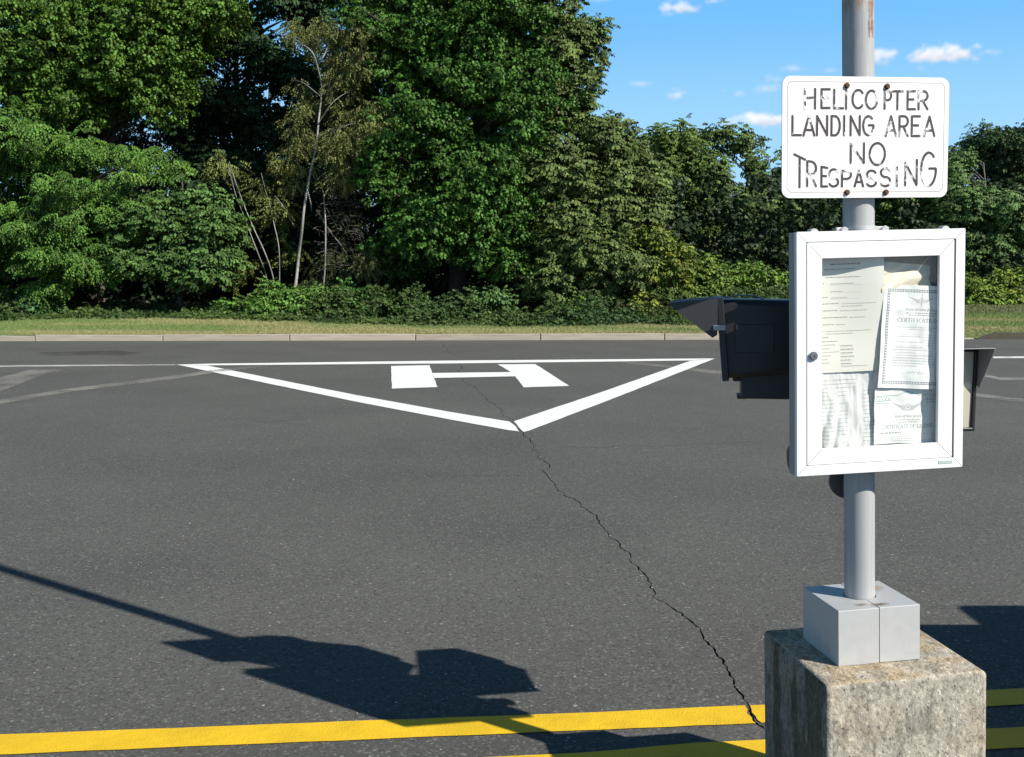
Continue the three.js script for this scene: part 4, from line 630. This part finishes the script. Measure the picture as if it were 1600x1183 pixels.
// trees of the second row, seen between the crowns of the first
for (const [i, [name, label, u, z, tint, blobs]] of [
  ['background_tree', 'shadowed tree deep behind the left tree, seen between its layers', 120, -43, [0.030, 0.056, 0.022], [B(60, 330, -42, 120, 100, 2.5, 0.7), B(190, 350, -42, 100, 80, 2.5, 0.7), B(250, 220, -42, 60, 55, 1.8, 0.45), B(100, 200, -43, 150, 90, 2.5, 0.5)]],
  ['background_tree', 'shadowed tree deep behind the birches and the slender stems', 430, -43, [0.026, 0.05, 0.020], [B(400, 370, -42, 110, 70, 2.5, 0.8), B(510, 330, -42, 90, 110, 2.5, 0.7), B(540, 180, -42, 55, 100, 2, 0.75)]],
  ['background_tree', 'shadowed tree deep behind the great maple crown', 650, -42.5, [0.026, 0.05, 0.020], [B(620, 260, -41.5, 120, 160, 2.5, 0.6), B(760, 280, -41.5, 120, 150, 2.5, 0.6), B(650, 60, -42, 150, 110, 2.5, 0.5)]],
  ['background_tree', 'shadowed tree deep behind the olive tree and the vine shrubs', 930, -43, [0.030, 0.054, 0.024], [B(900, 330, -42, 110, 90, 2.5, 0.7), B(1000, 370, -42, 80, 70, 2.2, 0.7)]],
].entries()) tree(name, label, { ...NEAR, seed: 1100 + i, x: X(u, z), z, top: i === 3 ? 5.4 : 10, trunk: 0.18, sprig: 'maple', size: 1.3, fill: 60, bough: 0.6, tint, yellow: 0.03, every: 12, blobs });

// the birches and slender stems, drawn along their own crooked paths
function stem(parent, pts, z, w, seed, mat = BIRCH) {                // pts: pixels up the stem; w: widths in metres
  const P = pts.map(([u, v], i) => { const p = at(u, v, z + 0.25 * Math.sin(i * 1.7 + seed)); return V(...p); });
  return tubePath(P, w, 8, P.length * 4);
}
{
  const ZB = -32.6;
  const t = thing('birch_tree', 'tall pale barked birch with a forked top and thin olive brown leaves', 'tree');
  const foot = at(456, 478, ZB); const main = [[455, 500], [457, 468.6], [462, 443], [467, 397.5], [472, 357], [474.7, 329], [480, 296], [486, 263], [494, 228], [497.8, 187.7], [502, 152], [501.6, 129], [495, 100]];
  mesh('trunk', stem(t, main, ZB, [0.056, 0.05, 0.045, 0.039, 0.035, 0.031, 0.027, 0.023, 0.018], 0), BIRCH, t);
  const fork = (a, w) => stem(t, a, ZB, w, 0);
  mesh('limbs', mergeGeometries([fork([[496, 104], [489, 83.7], [473.7, 69.8], [462, 62]], [0.026, 0.02, 0.012]), fork([[496, 104], [504, 90], [510.5, 77], [514, 60]], [0.024, 0.018, 0.010]), fork([[480, 296], [485, 315], [487, 330]], [0.02, 0.012, 0.008]), fork([[499, 190], [520, 160], [548, 140]], [0.018, 0.01, 0.005]), fork([[497, 215], [530, 200], [575, 185]], [0.018, 0.01, 0.005]), fork([[490, 240], [530, 222], [570, 232]], [0.016, 0.009, 0.005]), fork([[500, 150], [475, 130], [460, 125]], [0.014, 0.008, 0.004])]), BIRCH, t);
  crown('crown', t, [B(488, 52, ZB - 0.6, 34, 22, 0.6, 0.6), B(545, 95, ZB - 0.3, 40, 28, 0.9, 0.75), B(515, 135, ZB - 1.0, 50, 35, 0.8, 0.5), B(575, 190, ZB, 42, 34, 1.0, 0.95), B(545, 225, ZB - 0.1, 36, 26, 0.9, 0.7), B(472, 170, ZB - 0.8, 28, 48, 0.7, 0.4), B(462, 250, ZB - 0.9, 32, 36, 0.8, 0.3), B(530, 45, ZB - 0.4, 36, 26, 0.8, 0.45), B(550, 268, ZB - 0.3, 38, 20, 0.8, 0.45)], { seed: 1201, sprig: 'birch', bough: 0.4, flat: 0.7, sag: 0.5, droop: 0.6, fill: 230, gaps: 0.2, size: 1.1, tint: [0.130, 0.136, 0.046], yellow: 0.12 });
  const t2 = thing('birch_tree', 'shorter thin birch just right of the tall one, with bare twiggy branches', 'tree');
  mesh('trunk', stem(t2, [[499, 500], [500.6, 483.8], [506.4, 435.6], [508.5, 385], [508.5, 346.8], [506.4, 316], [506, 304]], ZB + 0.2, [0.03, 0.028, 0.026, 0.023, 0.018, 0.014], 2), BIRCH, t2);
  const f2 = (a, w) => stem(t2, a, ZB + 0.2, w, 2), tw = [], r = rng(1203);
  tw.push(f2([[506, 307], [502.6, 291], [495, 276], [490, 262]], [0.014, 0.009, 0.005]), f2([[506, 307], [512.8, 296], [523, 286], [535.6, 281]], [0.015, 0.010, 0.005]), f2([[512.8, 296], [510, 283], [507.7, 270.7], [507.7, 250]], [0.013, 0.010, 0.005]), f2([[523, 286], [540, 288], [548, 300]], [0.009, 0.006, 0.003]), f2([[510, 325], [518, 340], [530, 360]], [0.010, 0.008, 0.004]));
  mesh('broken_limb', f2([[493.7, 329], [500, 336.7], [507.7, 349], [520, 367], [531.8, 382], [543, 400]], [0.008, 0.019, 0.017, 0.010]), BARKG, t2);
  for (let i = 0; i < 110; i++) { const u = 488 + r() * 70, v = 300 + r() * 125, a = r() * 1.6 - 0.3, l = 12 + r() * 26; tw.push(f2([[u, v], [u + Math.cos(a) * l * 0.4, v + Math.sin(a) * l * 0.2 - 3 * r()], [u + Math.cos(a) * l * 0.75, v + Math.sin(a) * l * 0.6], [u + Math.cos(a) * l * 0.95, v + Math.sin(a) * l + 5 * r()]], [0.004, 0.003, 0.002, 0.001])); }
  mesh('limbs', mergeGeometries(tw), bark([0.30, 0.27, 0.23], 305), t2).userData.kind = 'stuff';
  crown('crown', t2, [B(548, 398, ZB - 0.1, 42, 28, 0.7, 0.5), B(578, 405, ZB, 22, 22, 0.6, 0.6), B(500, 425, ZB - 0.9, 30, 26, 0.6, 0.3), B(545, 320, ZB - 0.4, 24, 30, 0.6, 0.2), B(530, 265, ZB - 0.5, 32, 20, 0.6, 0.3)], { seed: 1204, sprig: 'birch', bough: 0.38, flat: 0.7, sag: 0.5, droop: 0.5, fill: 130, size: 1.0, tint: [0.115, 0.122, 0.050], yellow: 0.1 });
  const t3 = thing('slender_tree', 'group of thin leaning pale stems left of the birch, with sparse yellowish leaves', 'tree');
  const s = (a, w) => stem(t3, a, ZB - 0.4, w, 4);
  for (const [a, w] of [
    [[[432, 470], [426.5, 433], [413.8, 395], [398.6, 362], [383.4, 326.5], [365.7, 278], [358, 252]], [0.022, 0.021, 0.019, 0.015, 0.010]],
    [[[418, 450], [415, 428], [403.7, 397.6], [390, 362], [379.6, 334], [368, 303.7], [357, 260.6]], [0.016, 0.015, 0.013, 0.010]],
    [[[437, 470], [436.7, 435.6], [435.4, 385], [429, 354], [422.7, 326.5], [415, 298.6], [408, 270]], [0.018, 0.017, 0.014, 0.008]],
    [[[459.5, 353], [450, 337], [441.8, 321.5], [429, 306]], [0.016, 0.013, 0.008]]]) mesh('stem', s(a, w), BIRCH, t3);
  crown('crown', t3, [B(420, 280, ZB - 1.2, 36, 44, 0.6, 0.35), B(445, 330, ZB - 1.1, 30, 26, 0.6, 0.4), B(390, 425, ZB - 1.1, 45, 26, 0.6, 0.4), B(350, 265, ZB - 1.2, 30, 26, 0.6, 0.2), B(450, 390, ZB - 1.3, 32, 34, 0.6, 0.3)], { seed: 1205, sprig: 'birch', bough: 0.38, flat: 0.7, sag: 0.4, droop: 0.4, fill: 130, size: 1.25, tint: [0.125, 0.140, 0.040], yellow: 0.25 });
}
// shrubs along the foot of the trees
const shrub = (name, label, seed, u, z, tint, blobs, o = {}) => { const t = thing(name, label, 'shrub'); const x = X(u, z), y = bankY(x, z), r = rng(seed), parts = []; for (let i = 0; i < 9; i++) { const b = blobs[i % blobs.length], a = r() * 6.28; parts.push(tubePath([[x + (r() - 0.5) * 0.3, y - 0.1, z + (r() - 0.5) * 0.2], [mix(x, b[0], 0.5), mix(y, b[1], 0.6), mix(z, b[2], 0.5)], [b[0] + Math.cos(a) * b[3] * 0.5, b[1] + Math.sin(a) * b[4] * 0.4, b[2]]], [0.02, 0.012, 0.005], 5, 6)); } mesh('stem', mergeGeometries(parts), BARK, t); crown('foliage', t, blobs, { ...NEAR, seed, bough: 0.34, fill: 330, size: 0.85, sprig: 'weed', flat: 0.6, sag: 0.3, tint, ...o }); };
shrub('vine_shrub', 'yellowish green vine covered shrub at the foot of the olive tree', 1301, 1015, -32.2, [0.105, 0.145, 0.028], [B(1010, 395, -32.6, 45, 40, 1.0, 0.8), B(1020, 450, -32, 45, 28, 0.9, 0.9), B(1050, 420, -32.4, 30, 35, 0.8, 0.8)], { yellow: 0.4 });
shrub('vine_shrub', 'bright leafy shrub above the tip of the left floodlight visor', 1302, 1110, -34, [0.100, 0.155, 0.030], [B(1090, 430, -34.5, 45, 26, 1.0), B(1130, 445, -34, 50, 24, 1.0), B(1075, 470, -33.4, 50, 16, 0.8)], { yellow: 0.3 });
shrub('vine_shrub', 'bright leafy shrub just left of the notice cabinet frame', 1303, 1200, -34.5, [0.095, 0.160, 0.030], [B(1190, 435, -34.6, 45, 26, 1.0), B(1225, 455, -34.2, 40, 22, 1.0), B(1170, 465, -34, 40, 18, 0.8)], { yellow: 0.25 });
shrub('vine_shrub', 'narrow clump of vine leaves climbing under the olive tree', 1304, 905, -31.8, [0.095, 0.165, 0.030], [B(905, 440, -31.9, 22, 38, 0.6), B(905, 485, -31.5, 30, 18, 0.6)], { yellow: 0.25 });
shrub('hedge_shrub', 'sunny broad shrub above the grass at the right edge', 1305, 1560, -37.5, [0.120, 0.175, 0.030], [B(1530, 450, -37.6, 50, 20, 1.0), B(1585, 448, -37.4, 45, 22, 1.0), B(1550, 474, -36.9, 75, 14, 0.8, 0.9), B(1640, 455, -37.4, 50, 26, 1)], { yellow: 0.35 });
shrub('bramble_shrub', 'leafy bramble mound round the foot of the tall birch', 1306, 450, -31.9, [0.085, 0.165, 0.032], [B(440, 462, -32.1, 40, 18, 0.7), B(490, 470, -31.9, 45, 16, 0.7), B(410, 482, -31.6, 60, 12, 0.6)], { yellow: 0.15 });
shrub('bramble_shrub', 'broad leaved bush right of the second birch', 1307, 555, -31.9, [0.055, 0.115, 0.032], [B(550, 463, -32, 35, 22, 0.7), B(590, 478, -31.8, 35, 14, 0.6)], { sprig: 'maple', size: 0.8 });
shrub('bramble_shrub', 'pale leaved sapling low in front of the great maple', 1308, 770, -31.6, [0.075, 0.130, 0.045], [B(765, 470, -31.7, 32, 16, 0.6, 0.8), B(740, 490, -31.3, 40, 8, 0.5, 0.8)]);
shrub('bramble_shrub', 'bluish green weedy mound at the left end of the grass', 1309, 60, -31.8, [0.055, 0.120, 0.045], [B(70, 478, -31.8, 32, 12, 0.6), B(10, 472, -32, 40, 18, 0.7), B(-60, 470, -32, 50, 18, 0.7)]);
// tall reeds
{
  const t = thing('reed_clump', 'upright clump of tall green reeds in front of the dark maple shade', 'reeds'), r = rng(1320), g = [];
  for (let i = 0; i < 130; i++) { const u = 640 + (r() - 0.5) * 34 + (r() < 0.35 ? -24 : 0), z = -31.6 - r() * 0.8, b = at(u, 470, z), y0 = bankY(b[0], z), h = 0.55 + 0.65 * r(), lx = (r() - 0.5) * 0.35, lz = (r() - 0.5) * 0.3, w = 0.012; const n = 5, pos = [], idx = []; for (let k = 0; k <= n; k++) { const f = k / n, x = b[0] + lx * f * f, y = y0 + h * f - 0.12 * f * f * f, zz = z + lz * f * f; pos.push(x - w * (1 - f), y, zz, x + w * (1 - f), y, zz + 0.006); if (k) { const q = k * 2; idx.push(q - 2, q - 1, q, q - 1, q + 1, q); } } const e = new THREE.BufferGeometry(); e.setAttribute('position', new THREE.Float32BufferAttribute(pos, 3)); e.setIndex(idx); e.computeVertexNormals(); g.push(e); }
  const m = mesh('blades', mergeGeometries(g), std([0.075, 0.16, 0.035], { roughness: 0.6, side: THREE.DoubleSide }), t);
}
// ground cover, woodland floor and grass
function scatter(name, label, n, geo, mat, fn, seed) { const im = new THREE.InstancedMesh(geo, mat, n), r = rng(seed), c = new THREE.Color(); for (let i = 0; i < n; i++) fn(im, i, r, c); im.name = name; scene.add(im); tag(im, label, name === 'grass' ? 'grass' : 'undergrowth', null, 'stuff'); return im; }
scatter('ground_cover', 'low tangle of ivy and weeds along the back edge of the grass', 16000, SPRIG.weed, LEAF, (im, i, r, c) => {
  const x = -24 + 50 * r(), front = 4.4 - 1.5 * smooth(-9, -2, x) * (1 - smooth(8, 10, x)) + 1.3 * (fbm(x * 0.6, 3, 401, 3) - 0.5) + (x > 9 ? 5.5 * smooth(9, 14, x) : 0), d = front + Math.pow(r(), 1.3) * 4.2, z = kerbZ(x) - d, hm = smooth(0.42, 0.72, fbm(x * 0.9, d * 0.6, 402, 4)) * 0.85 * smooth(0, 1.2, d - front + 0.1) * (1 - 0.7 * smooth(-15, -12.5, x) * smooth(-6.8, -8.5, x)) + 0.03;
  place(im, i, V(x, bankY(x, z) + hm * Math.pow(r(), 0.6), z), V((r() - 0.5) * 2, 0.2 + r() * 0.5, (r() - 0.1) * 1.4), V((r() - 0.5) * 0.5, 1, 0.4), 0.6 + 0.5 * r());
  const t = 0.6 + 0.7 * r(), b = fbm(x * 0.4, d, 403, 2); c.setRGB(mix(0.035, 0.085, b) * t, mix(0.075, 0.125, b) * t, 0.026 * t); im.setColorAt(i, c);
}, 411);
scatter('woodland_understory', 'dark mass of leaves and saplings in the depth of the wood', 26000, SPRIG.maple, LEAF, (im, i, r, c) => {
  const x = -34 + 76 * r(), d = 9.5 + 14 * r() + (x > 12 ? 5 : 0), z = kerbZ(x) - d, k = smooth(0.3, 0.65, fbm(x * 0.3, d * 0.3, 421, 3)), h = (1.2 + 3.2 * k) * Math.pow(r(), 0.75);
  place(im, i, V(x, bankY(x, z) + h, z), V(r() - 0.5, -0.2 + (r() - 0.5) * 0.8, r() - 0.5), V((r() - 0.5) * 0.6, 1, (r() - 0.5) * 0.6), 1.5 + r());
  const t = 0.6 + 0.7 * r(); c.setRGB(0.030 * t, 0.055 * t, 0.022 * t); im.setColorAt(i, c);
}, 422);
{
  const out = [], r = rng(430); for (let k = 0; k < 7; k++) { const a = r() * 6.28, l = 0.035 + 0.03 * r(), x = (r() - 0.5) * 0.07, z = (r() - 0.5) * 0.07, w = 0.0035; const dx = Math.cos(a) * w, dz = Math.sin(a) * w; out.push(V(x - dx, 0, z - dz), V(x + dx, 0, z + dz), V(x + (r() - 0.5) * 0.04, l, z + (r() - 0.5) * 0.04)); }
  const g = new THREE.BufferGeometry(); g.setFromPoints(out); g.computeVertexNormals();
  scatter('grass', 'mown grass with dry yellow patches between kerb and trees', 60000, g, std([1, 1, 1], { roughness: 0.8, side: THREE.DoubleSide }), (im, i, r2, c) => {
    const x = -20 + 40 * r2(), d = 0.04 + (x > 9 ? 9 : 5.2) * r2(), z = kerbZ(x) - 0.16 - d, q = new THREE.Quaternion().setFromEuler(new THREE.Euler(0, r2() * 6.28, 0)), s = 0.7 + 0.8 * r2();
    im.setMatrixAt(i, new THREE.Matrix4().compose(V(x, bankY(x, z) - 0.004, z), q, V(s, s * 0.8, s)));
    const n = fbm(x * 0.22 + 7, z * 0.9, 31, 4), m = clamp(smooth(0.45, 0.68, n) + (r2() - 0.5) * 0.3), t = 0.8 + 0.4 * r2(); c.setRGB(mix(0.15, 0.30, m) * t, mix(0.22, 0.285, m) * t, mix(0.06, 0.12, m) * t); im.setColorAt(i, c);
  }, 431);
}

scene.traverse((o) => { if (o.isMesh) o.castShadow = o.receiveShadow = true; });
renderer.render(scene, camera);
